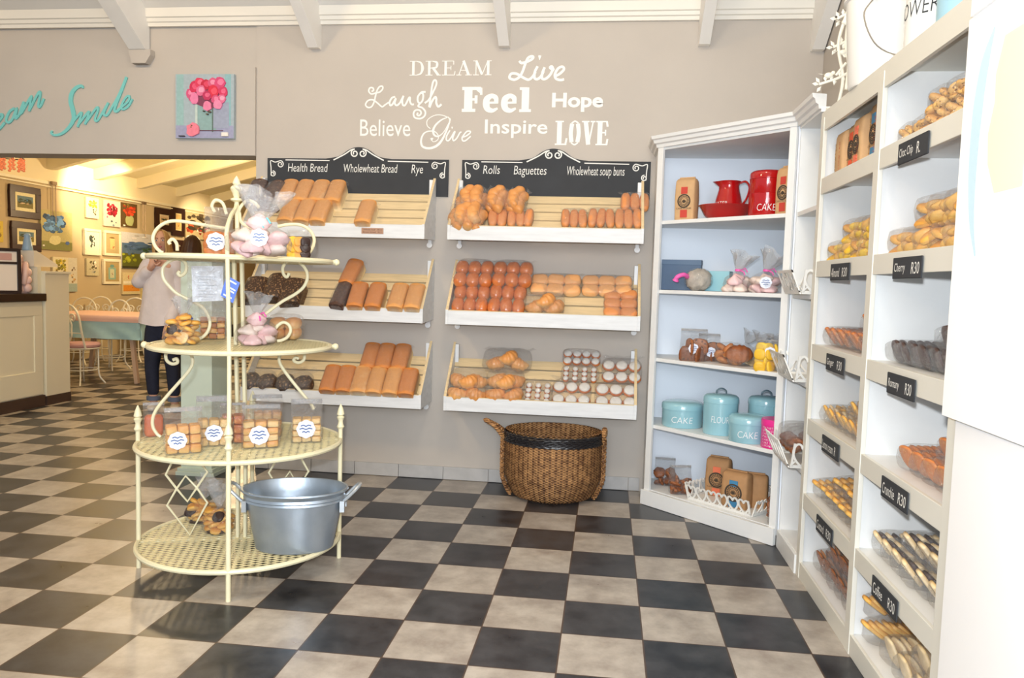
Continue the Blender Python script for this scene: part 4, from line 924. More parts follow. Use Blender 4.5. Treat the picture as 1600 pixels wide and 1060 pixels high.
def lump_bag(label, m, loc, rz=0, group=None, n=7, W=.15, L=.16, H=.1, m2=None, name='biscuit_packet', cat='biscuits', seed=0, r=.034, h=.026, rx=0):
    """loose biscuits tumbled in a clear bag, lying along +x"""
    key = ('l', m.name, n, W, L, H, m2.name if m2 else '', seed, r)
    if key in PROTO: return dup(PROTO[key], label, loc, (rx, 0, rz), group)
    t = thing(name, label, cat, loc, (rx, 0, rz), group); rr = random.Random(seed*13+n); k = 0; ny = max(2, int(W/(2*r*.9))); nx = max(2, int(L/(2*r*.9)))
    while k < n:
        lay = k//(nx*ny); q = k % (nx*ny); i, j = q // ny, q % ny
        z = lay*h*1.15
        if z+h > H*1.05: break
        link('biscuit', cookie(m2 if (m2 and k % 3 == 1) else m, r, h, 'lump' if seed % 2 else 'round', k % 3), t, ((i+.5)*L/nx+rr.uniform(-.008, .008), (j+.5-ny/2)*W/ny+rr.uniform(-.008, .008), z+.004), (rr.uniform(-.7, .7), rr.uniform(-.7, .7), rr.uniform(0, 3)))
        k += 1
    link('bag', pil(W*1.1, L*1.12, H*1.05, .05), t, (-.008, 0, 0), (0, 0, -PI/2)); PROTO[key] = t; return t
def cell(row, col): 
    y0, y1 = ((YL-.03, YM+.02) if col == 0 else (YM-.02, YR_+.03)); return y0, y1, SZ2[row]-.003
def fill(row, col, lower, upper, fn, what, grp, x0=.03, step_up=.08, span=(0, 1)):
    y0, y1, z = cell(row, col)
    for lay, n in ((0, lower), (1, upper)):
        for i in range(n):
            u = span[0]+(span[1]-span[0])*(i+.5)/n if lay == 0 else (span[1]-(span[1]-span[0])*(n-i-.5)/max(lower, 1)*1.0)
            lab = what % (ORD[i]+' from left'+('' if not upper else (', bottom layer' if lay == 0 else ', top layer')))
            fn(lab, (BX+x0+rnd.uniform(0, .015), y0+(y1-y0)*u, z+lay*step_up), rnd.uniform(-.12, .12), grp, i+lay*3)
S = lambda m, **k: (lambda lab, loc, rz, grp, i: sleeve(lab, m, loc, rz, grp, **k))
Lb = lambda m, **k: (lambda lab, loc, rz, grp, i: lump_bag(lab, m, loc, rz, grp, seed=i % 3, **k))
fill(5, 1, 5, 3, Lb(B_ck, n=8, W=.13, L=.19, H=.08), 'bag of choc chip biscuits on the top right shelf, %s', 'choc chip biscuit bags', step_up=.065, span=(.06, .98))
fill(4, 1, 6, 4, Lb(B_ckg, n=9, W=.12, L=.2, H=.1, r=.042, h=.034), 'bag of golden cherry biscuits above the Cherry tag, %s', 'cherry biscuit bags', step_up=.095, span=(.05, .98))
fill(4, 0, 6, 4, Lb(B_ckg, n=9, W=.12, L=.18, H=.1, m2=B_yel, r=.042, h=.034), 'bag of yellow almond biscuits above the Almond tag, %s', 'almond biscuit bags', step_up=.085, span=(.08, .98))
fill(3, 0, 7, 2, S(B_gin, n=8, L=.24, r=.048, kind='block', tilt=.9), 'clear packet of ginger biscuits above the Ginger tag, %s', 'ginger biscuit packets', step_up=.085, span=(.04, .98))
fill(3, 1, 8, 3, S(B_chc, n=8, L=.28, r=.045), 'clear packet of dark chocolate biscuits above the Romany tag, %s', 'romany biscuit packets', step_up=.078, span=(.08, .98))
fill(2, 0, 7, 3, S(B_ckg, n=8, L=.26, r=.045, m2=B_pale), 'packet of pale biscuits above the Lemon cream tag, %s', 'lemon cream biscuit packets', step_up=.08, span=(.06, .98))
fill(2, 1, 5, 2, S(B_gin, n=9, L=.27, r=.05, kind='round'), 'clear packet of orange brown biscuits above the Crunchie tag, %s', 'crunchie biscuit packets', step_up=.092, span=(.3, .98))
fill(1, 0, 7, 4, S(B_ckg, n=8, L=.28, r=.05, kind='block', tilt=.7), 'clear packet of yellow biscuits above the Custard tag, %s', 'custard biscuit packets', step_up=.09, span=(.04, .98))
fill(1, 1, 7, 4, S(B_pale, n=10, L=.29, r=.052, m2=B_chc, kind='block', tilt=.8), 'clear packet of dark and pale biscuits above the Coffee tag, %s', 'coffee biscuit packets', step_up=.095, span=(.04, .98))
fill(0, 0, 6, 4, S(B_brown, n=12, L=.29, r=.055, m2=B_ckb), 'packet of ridged brown biscuits, bottom left long shelf, %s', 'brown biscuit packets', step_up=.1, span=(.1, .98))
fill(0, 1, 4, 2, S(B_pale, n=9, L=.3, r=.055), 'packet of pale round biscuits, bottom right long shelf, %s', 'pale biscuit packets', step_up=.1, span=(.25, .95))
y0, y1, z = cell(0, 1)
for i in range(2): sleeve('clear packet of long orange biscuits at the far end of the bottom right shelf, %s' % ['lower', 'upper'][i], B_ckg, (BX+.03, y0+(y1-y0)*.1, z+.1*i), .1, 'orange biscuit packets', n=10, L=.3, r=.052, kind='block', tilt=.6)

# ================================================================ FLOUR BAGS
M_kraft = mat('kraft_paper', (206, 166, 120), .75, var=.08, scale=25, bump=.25, bscale=18)
M_kraftd = mat('kraft_paper_brown', (182, 138, 94), .75, var=.1, scale=25, bump=.25, bscale=18)
FL = {}
def flour(label, loc, rz, m=M_kraft, w=.115, d=.08, h=.24, band=(196, 66, 52), group=None, patch=True, vertical_text=False, cat='flour bag'):
    t = thing('flour_bag', label, cat, loc, (0, 0, rz), group); key = (m.name, w, d, h)
    if key not in FL:
        mb = MB(); secs = []; zs = [0, .006, .03, h*.5, h*.84, h*.93, h*.98, h]; n = 20
        for i, z in enumerate(zs):
            k = (.93, 1, 1, 1.03, 1, .99, .9, .78)[i]; kd = (.93, 1, 1, 1.05, .98, .85, .5, .22)[i]
            for j in range(n):
                a = 2*PI*j/n; ca, sa = math.cos(a), math.sin(a); p = .28
                secs.append((math.copysign(abs(ca)**p, ca)*w/2*k*(1+.02*nz((ca, sa, z*9), 2)), math.copysign(abs(sa)**p, sa)*d/2*kd*(1+.04*nz((ca, sa, z*9), 2, 3)), z))
        fs = [(i*n+j, i*n+(j+1) % n, (i+1)*n+(j+1) % n, (i+1)*n+j) for i in range(len(zs)-1) for j in range(n)]+[tuple(range(n))[::-1], tuple((len(zs)-1)*n+j for j in range(n))]
        mb.add(secs, fs); mb.box(-w*.38, w*.38, -.006, .006, h-.004, h+.008); FL[key] = mb.mesh('paper_bag', m, 50)
    link('paper_bag', FL[key], t)
    fn = lambda a, b, dd: (a, -d/2*1.06-dd, b)
    if patch:
        MB().box(-w*.16, w*.16, -d/2*1.06-.0009, -d/2*.9, h*.62, h*.78).build('printed_band', mat('band_%d_%d_%d' % band, band, .7), t)
        MB().box(-w*.17, w*.17, -d/2*1.06-.0009, -d/2*.9, h*.06, h*.24).build('printed_patch', mat('band_%d_%d_%d' % band, band, .7), t)
        em = MB(); 
        def ring(r0, r1, n=26):
            for i in range(n):
                a0, a1 = 2*PI*i/n, 2*PI*(i+1)/n
                em.prism([(r0*math.cos(a0), h*.45+r0*math.sin(a0)), (r1*math.cos(a0), h*.45+r1*math.sin(a0)), (r1*math.cos(a1), h*.45+r1*math.sin(a1)), (r0*math.cos(a1), h*.45+r0*math.sin(a1))], fn, -.004, .0014)
        ring(w*.27, w*.33); ring(w*.15, w*.17)
        for i in range(18):
            a = 2*PI*i/18; em.prism([(w*.22*math.cos(a)+w*.03*u, h*.45+w*.22*math.sin(a)+w*.03*v) for u, v in ((-1, -.5), (.5, -1), (1, .5), (-.5, 1))], fn, -.004, .0015)
        for i in range(7):
            a = PI*(.1+.8*i/6); em.ribbon([(0, h*.41), (w*.12*math.cos(a), h*.41+w*.15*math.sin(a))], .004, fn, -.004, .0016)
        em.build('round_emblem', mat('print_brown', (70, 58, 46), .8), t)
        x = text_mb('CAKE FLOUR', -w*.38, w*.38, h*.255, h*.295, fn, .0016); x.build('lettering', mat('print_brown', (70, 58, 46), .8), t)
    if vertical_text:
        fv = lambda a, b, dd: (b, -d/2*1.06-dd, a)
        for k, (u, c) in enumerate(((-.25, (150, 110, 30)), (.2, (190, 80, 40)))):
            x = text_mb('FLOUR 1 KG', h*.1, h*.72, u*w-.008, u*w+.008, fv, .001); x.build('lettering', mat('print_%d' % c[0], c, .8), t)
    return t
def oncab(px, py, z, back=0):
    """point on a cabinet shelf seen at a pixel"""
    return onz(px, py, z)
CR_ = math.atan2(CD.y, CD.x)
def P_(px, py, lv, back=None):
    """spot on a cabinet shelf, 'back' metres behind the front edge"""
    if back is None: q = oncab(px, py, SZ[lv])
    else: q = onp(px, py, CA-CN*back, CN)
    return (q.x, q.y, SZ[lv]+.001)
flour('kraft flour bag with red print standing at the left of the top cabinet shelf', P_(1072, 337, 4, .1), CR_+.3, w=.135, d=.09, h=.272)
flour('kraft flour bag with red print right of the red tins on the top cabinet shelf', P_(1231, 332, 4, .1), CR_-.25, w=.13, d=.09, h=.275)
flour('tall kraft flour bag with a pink band, back left in the white heart tray', P_(1122, 768, 0, .27), CR_+.35, M_kraftd, .155, .1, .262, (232, 120, 84))
flour('kraft flour bag with a blue band, front in the white heart tray', P_(1151, 781, 0, .15), CR_+.2, M_kraftd, .17, .11, .232, (64, 130, 172))
flour('plain kraft flour bag behind the blue-banded bag in the white heart tray', P_(1178, 768, 0, .25), CR_+.5, M_kraftd, .165, .1, .215, (64, 130, 172), patch=False)
for i, (y, hh, c) in enumerate(((-.93, .22, (226, 150, 40)), (-1.06, .235, (226, 90, 50)), (-1.2, .235, (236, 120, 90)), (-1.36, .265, (70, 130, 170)), (-1.52, .285, (70, 130, 170)))):
    flour('kraft flour bag at the top left of the long shelves, %s from the left' % ORD[i], (BX+.1+.02*(i % 2), y, SZ2[5]), -PI/2, w=.13, d=.1, h=hh, band=c, group='flour bags on the long shelves', patch=(i != 0), vertical_text=True)
flour('kraft flour bag standing alone at the bottom of the narrow shelf unit', (BX+.1, -.66, SZ[0]+.001), -PI/2, M_kraftd, .12, .08, .27, (110, 60, 40), patch=False, vertical_text=True)

# ================================================================ ENAMEL WARE
M_red = mat('red_enamel', (176, 14, 18), .12, coat=.6)
M_blue = mat('duck_egg_enamel', (150, 196, 208), .2, coat=.5)
M_pink = mat('pink_tin', (226, 44, 140), .3)
M_letter = mat('enamel_lettering', (236, 238, 240), .5)
def wraptext(body, r, z0, z1, span, a0, d=.0008):
    """lettering wrapped on a round wall of radius r; a0 = heading of the text centre"""
    def fn(a, b, dd): 
        th = a0+a/r; return ((r+dd)*math.cos(th), (r+dd)*math.sin(th), b)
    return text_mb(body, -span/2, span/2, z0, z1, fn, d, .1, -.012)
HEAD = lambda p: math.atan2(CAMP.y-p[1], CAMP.x-p[0])
def tin(name, label, loc, r, h, m, word=None, handle=False, lid=True, cat='tin', wz=.35, dome=.02):
    t = thing(name, label, cat, loc)
    MB().lathe([(0, 0), (r*.98, 0), (r, .004), (r, h), (r*.97, h), (0, h)], 40).build('body', m, t, True)
    if lid:
        lb = MB().lathe([(r*1.005, h-.035), (r*1.03, h-.034), (r*1.03, h-.006), (r*.99, h+.004), (r*.86, h+dome*.7), (r*.5, h+dome), (0, h+dome)], 40).build('lid', m, t, True)
        if handle: MB().tube(cr([(-.03, 0, h+dome-.002), (-.028, 0, h+dome+.02), (0, 0, h+dome+.034), (.028, 0, h+dome+.02), (.03, 0, h+dome-.002)], 5), .005, 8).build('handle', mat('tin_handle', (120, 140, 150), .3, metal=.6), lb, True)
    if word: wraptext(word, r, h*wz-.018, h*wz+.022, r*1.05, HEAD(loc)).build('lettering', M_letter, t)
    return t
p = P_(1065, 657, 3-2); tin('cake_tin', 'wide duck egg blue cake tin at the left of the fourth cabinet shelf', P_(1066, 652, 1, .17), .135, .15, M_blue, 'CAKE')
tin('flour_canister', 'tall duck egg blue FLOUR canister with a loop handle', P_(1125, 660, 1, .17), .108, .235, M_blue, 'FLOUR', True, wz=.42)
tin('cake_tin', 'low duck egg blue tin directly left of the pink tin', P_(1168, 684, 1, .12), .115, .145, M_blue, 'CAKE')
tin('canister', 'duck egg blue canister with a loop handle behind the low blue tin', P_(1195, 670, 1, .36), .108, .235, M_blue, None, True)
tin('canister', 'duck egg blue canister half hidden at the right end of the fourth cabinet shelf', P_(1234, 670, 1, .36), .1, .2, M_blue, None, False)
pt = tin('round_tin', 'bright pink tin printed with white lines of words', P_(1212, 690, 1, .1), .085, .165, M_pink, None, False, dome=.004)
mb = MB()
for i, s in enumerate(('TEA TART - CAKE', 'LEMON DRIZZLE', 'CHOC CAKE', 'PIES - TEA', 'CAKE THEM', 'I LIKE SPONGE', 'CUPCAKE PLEASE')):
    x = wraptext(s, .0855, .115-i*.0175, .127-i*.0175, .125, HEAD(pt.location)-.3); mb.add(x.v, x.f)
mb.build('lettering', M_letter, pt)
q = P_(1197, 331, 4, .16)
tin('cake_tin', 'red enamel CAKE tin, lower of two stacked on the top cabinet shelf', q, .105, .135, M_red, 'CAKE', lid=False)
tin('cake_tin', 'red enamel tin stacked on top of the red CAKE tin', (q[0], q[1], q[2]+.136), .102, .12, M_red, None)
q = P_(1134, 335, 4, .23)
bs = thing('enamel_basin', 'wide shallow red enamel basin on the top cabinet shelf', 'basin', q)
MB().lathe([(0, .0), (.1, 0), (.135, .03), (.165, .086), (.175, .09), (.172, .094), (.16, .086), (.13, .034), (.095, .006), (0, .006)], 44).build('bowl', M_red, bs, True)
jg = thing('enamel_jug', 'red enamel water jug standing in the red basin', 'jug', (q[0]+.01, q[1]-.02, q[2]+.007), (0, 0, -.3))
MB().lathe([(0, 0), (.092, 0), (.096, .01), (.086, .1), (.066, .18), (.062, .205), (.07, .235), (.073, .238), (.066, .235), (.058, .205), (.062, .18), (.08, .1), (.09, .012), (0, .012)], 36, fn=lambda a, i, z: 1+(.45*max(0, math.cos(a-PI))**14 if z > .21 else 0)).build('body', M_red, jg, True)
MB().tube(cr([(.062, 0, .225), (.1, 0, .235), (.125, 0, .2), (.115, 0, .14), (.088, 0, .09)], 6), [.007]*25, 8).build('handle', M_red, jg, True)
wraptext('WATER', .087, .08, .105, .1, HEAD(q)-.35, .004).build('lettering', M_letter, jg)

# second cabinet shelf
q = P_(1064, 440, 3)
MBx = thing('gift_box', 'dark slate blue gift box at the left of the second cabinet shelf', 'box', P_(1064, 450, 3, .22), (0, 0, CR_+.55))
MB().box(-.13, .13, -.03, .05, 0, .2).build('box', mat('slate_box', (74, 98, 128), .5, var=.08), MBx, bev=.003)
MB().box(-.132, .132, -.032, .052, .17, .205).build('lid', mat('slate_box_lid', (86, 110, 138), .5), MBx, bev=.003)
tb = thing('gift_box', 'pale teal box behind the puff bags on the second cabinet shelf', 'box', P_(1112, 450, 3, .2), (0, 0, CR_+.35))
MB().box(-.12, .12, -.03, .05, 0, .13).build('box', mat('teal_box', (150, 200, 212), .5), tb, bev=.003)
def frill_mesh(r=.012, R=.055, h=.09, seed=0):
    n, m = 40, 7; vs = []; fs = []
    for j in range(m):
        t = j/(m-1)
        for i in range(n):
            a = 2*PI*i/n; rr = r+(R-r)*t**.8; rr *= 1+t*.35*math.sin(a*5+seed)+t*.18*math.sin(a*11+seed*2+j)
            vs.append((rr*math.cos(a), rr*math.sin(a), h*t*(1+.15*math.sin(a*3+seed)*t)))
    for j in range(m-1):
        for i in range(n): fs.append((j*n+i, j*n+(i+1) % n, (j+1)*n+(i+1) % n, (j+1)*n+i))
    return MB().add(vs, fs).mesh('bag_top', M_bagsoft, 'all')
FR = [frill_mesh(seed=i) for i in range(3)]
def tied(label, loc, R=.08, H=.11, contents=None, tie=None, lab=True, rz=0, sc=1, name='gift_bag', cat='gift bag', lean=0, group=None, fr=(1, 1), flat=0):
    """clear bag gathered and tied at the neck; contents: list of (part, mesh, loc, rot)"""
    t = thing(name, label, cat, loc, (0, 0, rz), group)
    for nm_, me, l, r_ in contents or []: link(nm_, me, t, l, r_)
    key = (R, H)
    if key not in TB: TB[key] = MB().lathe([(0, 0), (R*.8, .0), (R*.99, H*.12), (R*1.04, H*.4), (R*.9, H*.72), (R*.5, H*.93), (.016, H*1.08), (.012, H*1.14)], 26, fn=lambda a, i, z: 1+.05*math.sin(a*5+i)+.03*math.sin(a*11+i*2)).mesh('bag', M_bag, 'all')
    bo = link('bag', TB[key], t)
    f_ = link('bag_top', FR[len(TB) % 3], bo, (0, 0, H*1.1), (0, lean, 0)); f_.scale = (fr[0], fr[0], fr[1])
    if tie: MB().lathe([(.012, -.008), (.019, -.006), (.02, .006), (.012, .008)], 14).tube([(.015, 0, 0), (.04, -.01, .012), (.055, -.012, -.01)], .004, 6).tube([(.01, -.012, 0), (.03, -.03, -.012), (.035, -.035, -.03)], .004, 6).build('tie', tie, t, True, loc=(0, 0, H*1.11))
    if lab:
        a = HEAD(loc)-rz; sticker(t, (R*1.03*math.cos(a)*.98, R*1.03*math.sin(a)*.98, H*.5), a, .034)
    return t
TB = {}
def sticker(t, loc, a, r=.03, tilt=0):
    n = 28; fn = lambda p, q, d: (d, -p, q)
    poly = [(r*(1+.05*math.cos(8*2*PI*i/n))*math.cos(2*PI*i/n), r*(1+.05*math.cos(8*2*PI*i/n))*math.sin(2*PI*i/n)) for i in range(n)]
    o = MB().prism(poly, lambda p, q, d: (d, p, q), 0, .0015).build('label_sticker', M_label, t, loc=loc, rot=(0, tilt, a))
    mb = MB()
    for k in range(3):
        w_ = r*(.55, .7, .4)[k]; z = r*(.35-.35*k)
        mb.ribbon([(-w_, z), (-w_*.5, z+r*.1), (0, z-r*.05), (w_*.5, z+r*.1), (w_, z)], r*.12, lambda p, q, d: (d, p, q), .0015, .0022)
    mb.build('scribble', M_ink, o); return o
TIE = {k: mat('tie_'+k, c, .5) for k, c in dict(pink=(240, 100, 180), teal=(120, 200, 210), blue=(60, 80, 180), white=(235, 235, 235)).items()}
MER = [MB().lathe([(0, 0), (.04, 0), (.048, .012), (.04, .026), (.026, .038), (.012, .05), (0, .058)], 20, fn=lambda a, i, z: 1+.1*math.sin(a*6+i)).mesh('meringue', m, 'all') for m in (M_mer, M_merp)]
def pilemer(R, n, seed=0):
    rr = random.Random(seed); return [('meringue', MER[(i+seed) % 2], (R*.58*math.cos(i*2.4), R*.58*math.sin(i*2.4), .004+.045*(i//5)) if i % 5 else (0, 0, .012+.05*(i//5)), (rr.uniform(-.5, .5), rr.uniform(-.5, .5), i)) for i in range(n)]
tied('bag of pink meringues with a pink tie, left of two on the second cabinet shelf', P_(1152, 450, 3, .1), .085, .12, pilemer(.085, 9, 0), TIE['pink'], False, lean=.3, fr=(1.2, 1.2))
tied('bag of pink meringues with a round label, right of two on the second cabinet shelf', P_(1196, 452, 3, .12), .105, .12, pilemer(.105, 10, 1), TIE['pink'], True, lean=.4, fr=(1.3, 1.3))
puff = thing('bath_puff_bag', 'grey ruffled puff lying in a clear bag with a pink tie', 'gift bag', P_(1091, 450, 3, .1), (0, 0, 0))
MB().ell((0, 0, .07), (.08, .07, .07), 26, 16, fn=lambda x, y, z: 1+.22*nz((x, y, z), 4)+.1*nz((x, y, z), 9)).build('puff', mat('puff_grey', (204, 194, 180), .9, var=.25, scale=30), puff, 'all')
MB().ell((0, 0, .072), (.092, .082, .075), 18, 10, fn=lambda x, y, z: 1+.08*nz((x, y, z), 3)).build('bag', M_bag, puff, 'all')
MB().tube(cr([(-.075, -.02, .09), (-.1, -.05, .1), (-.14, -.06, .085), (-.15, -.05, .06)], 5), [.02]+[.014]*13+[.02, .022], 8).build('tie', TIE['pink'], puff, 'all')

# third cabinet shelf: cookie bags
def pilec(m, R, n, r=.036, h=.018, seed=0, kind='round', H=.11, part='biscuit'):
    rr = random.Random(seed); out = []
    for i in range(n):
        a = i*2.39996+(i//6)*.5; lay = i//6; rad = R*.6 if i % 6 else 0
        out.append((part, cookie(m, r, h, kind, i % 3), (rad*math.cos(a), rad*math.sin(a), .006+lay*(h*1.2)), (rr.uniform(-.5, .5), rr.uniform(-.5, .5), rr.uniform(0, 3))))
    return out
def upright(label, loc, W, Dp, H, contents, rz, top=.05, lab=(0, .5), name='biscuit_packet', cat='biscuits', group=None, silver=True, lr=.032, backflip=False):
    """stand-up bag: boxy filled body and a flat pinched seal above; faces -y before turning"""
    t = thing(name, label, cat, loc, (0, 0, rz), group)
    for nm_, me, l, r_ in contents: link(nm_, me, t, l, r_)
    key = ('u', W, Dp, H, top)
    if key not in TB:
        n = 24; zs = [0, .004, H*.5, H*.94, H*1.05, H+top*.75, H+top]; mb = MB(); vs = []
        for i, z in enumerate(zs):
            kw = (.94, 1, 1.03, 1, .99, 1, 1)[i]; kd = (.94, 1, 1.04, .98, .66, .05, .03)[i]
            for j in range(n):
                a = 2*PI*j/n; ca, sa = math.cos(a), math.sin(a)
                vs.append((math.copysign(abs(ca)**.4, ca)*W/2*kw*(1+.03*nz((ca*2, sa*2, z*20), 1, 2)), math.copysign(abs(sa)**.4, sa)*Dp/2*kd*(1+.06*nz((ca*2, sa*2, z*20), 1, 7))-.014*(i > 4)*math.sin(j), z))
        fs = [(i*n+j, i*n+(j+1) % n, (i+1)*n+(j+1) % n, (i+1)*n+j) for i in range(len(zs)-1) for j in range(n)]+[tuple(range(n))[::-1]]
        TB[key] = mb.add(vs, fs).mesh('bag', M_bag, 'all')
    bo = link('bag', TB[key], t)
    if silver: MB().box(-W*.49, W*.49, -.004, .004, H+top*.72, H+top*.95).build('seal', plastic('bag_seal', haze=.4, gloss=.35, bscale=60), t)
    if lab: sticker(t, (lab[0]*W, -Dp/2*1.06-.001, H*lab[1]), -PI/2, lr)
    return t
FC = CR_  # facing out of the corner cabinet
def faceme(loc): return HEAD(loc)+PI/2
q = P_(1083, 562, 2, .1)
upright('bag of chunky brown cookies with a label, left end of the third cabinet shelf', q, .17, .09, .15, [('biscuit', cookie(B_brown, .058, .022, 'round', i), (-.036+.072*(i % 2), -.018+.036*(i//4), .04+.05*((i % 4)//2)), (PI/2+rnd.uniform(-.2, .2), 0, i)) for i in range(6)], faceme(q), .06, (.0, .55), cat='cookies')
q = P_(1107, 560, 2, .2)
upright('bag of brown cookies standing behind the left end bag of the third cabinet shelf', q, .14, .08, .12, [('biscuit', cookie(B_brown, .05, .02, 'round', i), (-.03+.06*(i % 2), 0, .035+.04*(i//2)), (PI/2, 0, i)) for i in range(4)], faceme(q), .06, (.1, .5), cat='cookies')
q = P_(1128, 568, 2, .1)
lump_bag('bag of brown ridged cookies leaning in the middle of the third cabinet shelf', B_ckb, q, CR_+PI/2, None, 10, .14, .14, .13, seed=4, r=.04, h=.036)
q = P_(1150, 570, 2, .06)
tb_ = parts_pack('bread_bag', 'small brown plaited loaf in a clear bag on the third cabinet shelf', 'bread', pil(.14, .17, .1, .03), 'loaf', [(cro_mesh(baked('brown_plait', (190, 112, 58), (140, 76, 36), .2, .8), .16, 7), (0, .08, .02), (0, 0, .3))], q, (0, 0, CR_+.4))
tb_.scale = (1.0, .95, 1.1)
q = P_(1201, 576, 2, .08)
upright('bag of bright yellow biscuits with a label on the third cabinet shelf', q, .16, .09, .15, [('biscuit', cookie(B_yel, .034, .022, 'round', i % 3), (-.05+.05*(i % 3), -.03+.03*(i//12), .022+.036*((i//3) % 4)), (PI/2+rnd.uniform(-.3, .3), 0, i)) for i in range(18)], faceme(q), .03, (.02, .72), cat='biscuits')
for i, (px, py, s) in enumerate(((1165, 548, 0), (1186, 545, 1), (1214, 548, 2))):
    q = P_(px, py+20, 2, .26)
    tied('tied bag of pale biscuits, back of the third cabinet shelf, %s from the left' % ORD[i], q, .075, .12, pilec(B_pale, .07, 8, .03, .02, i), None, False, lean=.5-.3*i, fr=(.9, .8), cat='biscuits', name='biscuit_bag')
# floor shelf
for i, (px, py) in enumerate(((1038, 757), (1062, 764))):
    q = P_(px, py, 0, .2-.09*i)
    upright('bag of dark brown broken cookies at the left of the cabinet floor, %s' % ['back one', 'front one'][i], q, .14, .09, .13, [('biscuit', cookie(B_brown, .042, .03, 'lump', k % 3), (-.035+.07*(k % 2), -.02+.02*(k//4), .03+.05*((k % 4)//2)), (rnd.uniform(0, 3), rnd.uniform(0, 3), 0)) for k in range(8)], faceme(q)+.3*i, .06, None, cat='cookies')
q = P_(1213, 815, 0, .08)
upright('bag of brown cookies at the right end of the cabinet floor, behind the post', q, .1, .09, .15, [('biscuit', cookie(B_brown, .04, .03, 'lump', k % 3), (-.02+.04*(k % 2), 0, .03+.035*(k//2)), (k, k*2, 0)) for k in range(8)], faceme(q), .07, (0, .4), cat='cookies')

# white trays
M_tray = mat('white_tray', (236, 234, 228), .45, var=.04)
def heart_tray(label, loc, rz, W=.36, Dp=.24, H=.1, flare=.03, word=None):
    t = thing('heart_tray', label, 'tray', loc, (0, 0, rz))
    MB().box(-W/2, W/2, -Dp/2, Dp/2, 0, .008).build('base', M_tray, t)
    def wall(a, b, out):
        a, b, out = Vector(a), Vector(b), Vector(out); Lw = (b-a).length; d = (b-a)/Lw; n = max(2, round(Lw/.085)); mb = MB()
        fn = lambda u, v, dd: a+d*u+Vector((0, 0, v))+out*(flare*v/H+dd)
        mb.prism([(0, 0), (Lw, 0), (Lw, .018), (0, .018)], fn, 0, .007)
        for e in (0, Lw-.012): mb.prism([(e, .01), (e+.012, .01), (e+.012, H), (e, H)], fn, 0, .007)
        if word and Lw > .3 and out.y < 0:
            mb.prism([(0, H-.014), (Lw, H-.014), (Lw, H), (0, H)], fn, 0, .007)
            for dd in (0, .007): x_ = text_mb(word, .012, Lw-.012, .012, H-.008, lambda u, v, q: fn(u, v, q), dd, .15, .035); mb.add(x_.v, x_.f)
            return mb
        for i in range(n):
            c = Lw*(i+.5)/n; hw = Lw/n/2
            hp = [(0, .016), (.6, .3), (.92, .62), (.8, .9), (.5, 1), (.2, .93), (0, .78), (-.2, .93), (-.5, 1), (-.8, .9), (-.92, .62), (-.6, .3), (0, .016)]
            mb.ribbon([(p[0], p[1]) for p in cr([(c+x_*hw, .01+(H-.012)*z_, 0) for x_, z_ in hp], 3)], .0105, fn, 0, .007)
            mb.ribbon([(c-hw, .012), (c-hw*.55, H*.3), (c-hw*.95, H*.62)], .009, fn, 0, .0072)
        return mb
    for nm_, a, b, o in (('front_side', (-W/2, -Dp/2, 0), (W/2, -Dp/2, 0), (0, -1, 0)), ('back_side', (W/2, Dp/2, 0), (-W/2, Dp/2, 0), (0, 1, 0)), ('end_side', (W/2, -Dp/2, 0), (W/2, Dp/2, 0), (1, 0, 0)), ('end_side', (-W/2, Dp/2, 0), (-W/2, -Dp/2, 0), (-1, 0, 0))):
        wall(a, b, o).build(nm_, M_tray, t)
    return t
q = P_(1140, 785, 0, .17)
heart_tray('white heart cut-out tray holding the flour bags on the cabinet floor', q, CR_+.02, .47, .23)
heart_tray('white flared tray with cut-out letters on the narrow unit beside the pink meringues', (BX+.06, -.57, SZ[3]+.001), -PI/2, .34, .2, .125, .05, 'LOVE')
heart_tray('white flared tray with cut-out letters on the narrow unit beside the yellow biscuits', (BX+.05, -.57, SZ[2]+.001), -PI/2, .34, .2, .14, .06, 'LOVE')
heart_tray('white flared tray full of dark brown biscuits on the narrow unit beside the pink tin', (BX+.05, -.57, SZ[1]+.001), -PI/2, .34, .2, .14, .06)
for i in range(3): lump_bag('bag of dark brown biscuits in the white rack on the narrow unit, %s' % ['left', 'middle', 'right'][i], B_brown, (BX-.05, -.48-.09*i, SZ[1]+.07), .1*i, 'dark biscuit bags in the rack', 8, .085, .19, .13, seed=2, r=.036, h=.03)

# ================================================================ ON TOP OF THE LONG SHELVES
M_enw = mat('white_enamel', (240, 240, 236), .2, coat=.4)
bk = thing('enamel_bucket', 'big white enamel bucket with a wire handle on top of the long shelves', 'bucket', (2.33, -1.28, TOPZ+.001)); bk.scale = (1.22, 1.22, 1.1)
MB().lathe([(0, 0), (.125, 0), (.13, .01), (.15, .33), (.158, .335), (.158, .345), (.146, .342), (.124, .014), (0, .014)], 44).build('pail', M_enw, bk, True)
MB().tube(cr([(-.1, -.12, .3), (-.14, -.16, .22), (-.1, -.19, .1), (0, -.2, .06), (.1, -.19, .12), (.13, -.16, .24), (.1, -.12, .3)], 6), .0026, 6).lathe([(0, 0), (.018, 0), (.018, .008), (0, .008)], 12, c=(-.1, -.125, .3)).build('handle', mat('wire_grey', (170, 164, 156), .4, metal=.7), bk, True)
for i in range(5):
    a = i*1.25; MB().tube(cr([(.06*math.cos(a), .06*math.sin(a), .02), (.08*math.cos(a), .08*math.sin(a), .34), (.12*math.cos(a), .12*math.sin(a), .5)], 5), .006, 6).ell((.12*math.cos(a), .12*math.sin(a), .5), (.04, .04, .03), 10, 6).build('dried_stem', mat('dried_stem', (206, 196, 170), .8), bk, 'all')
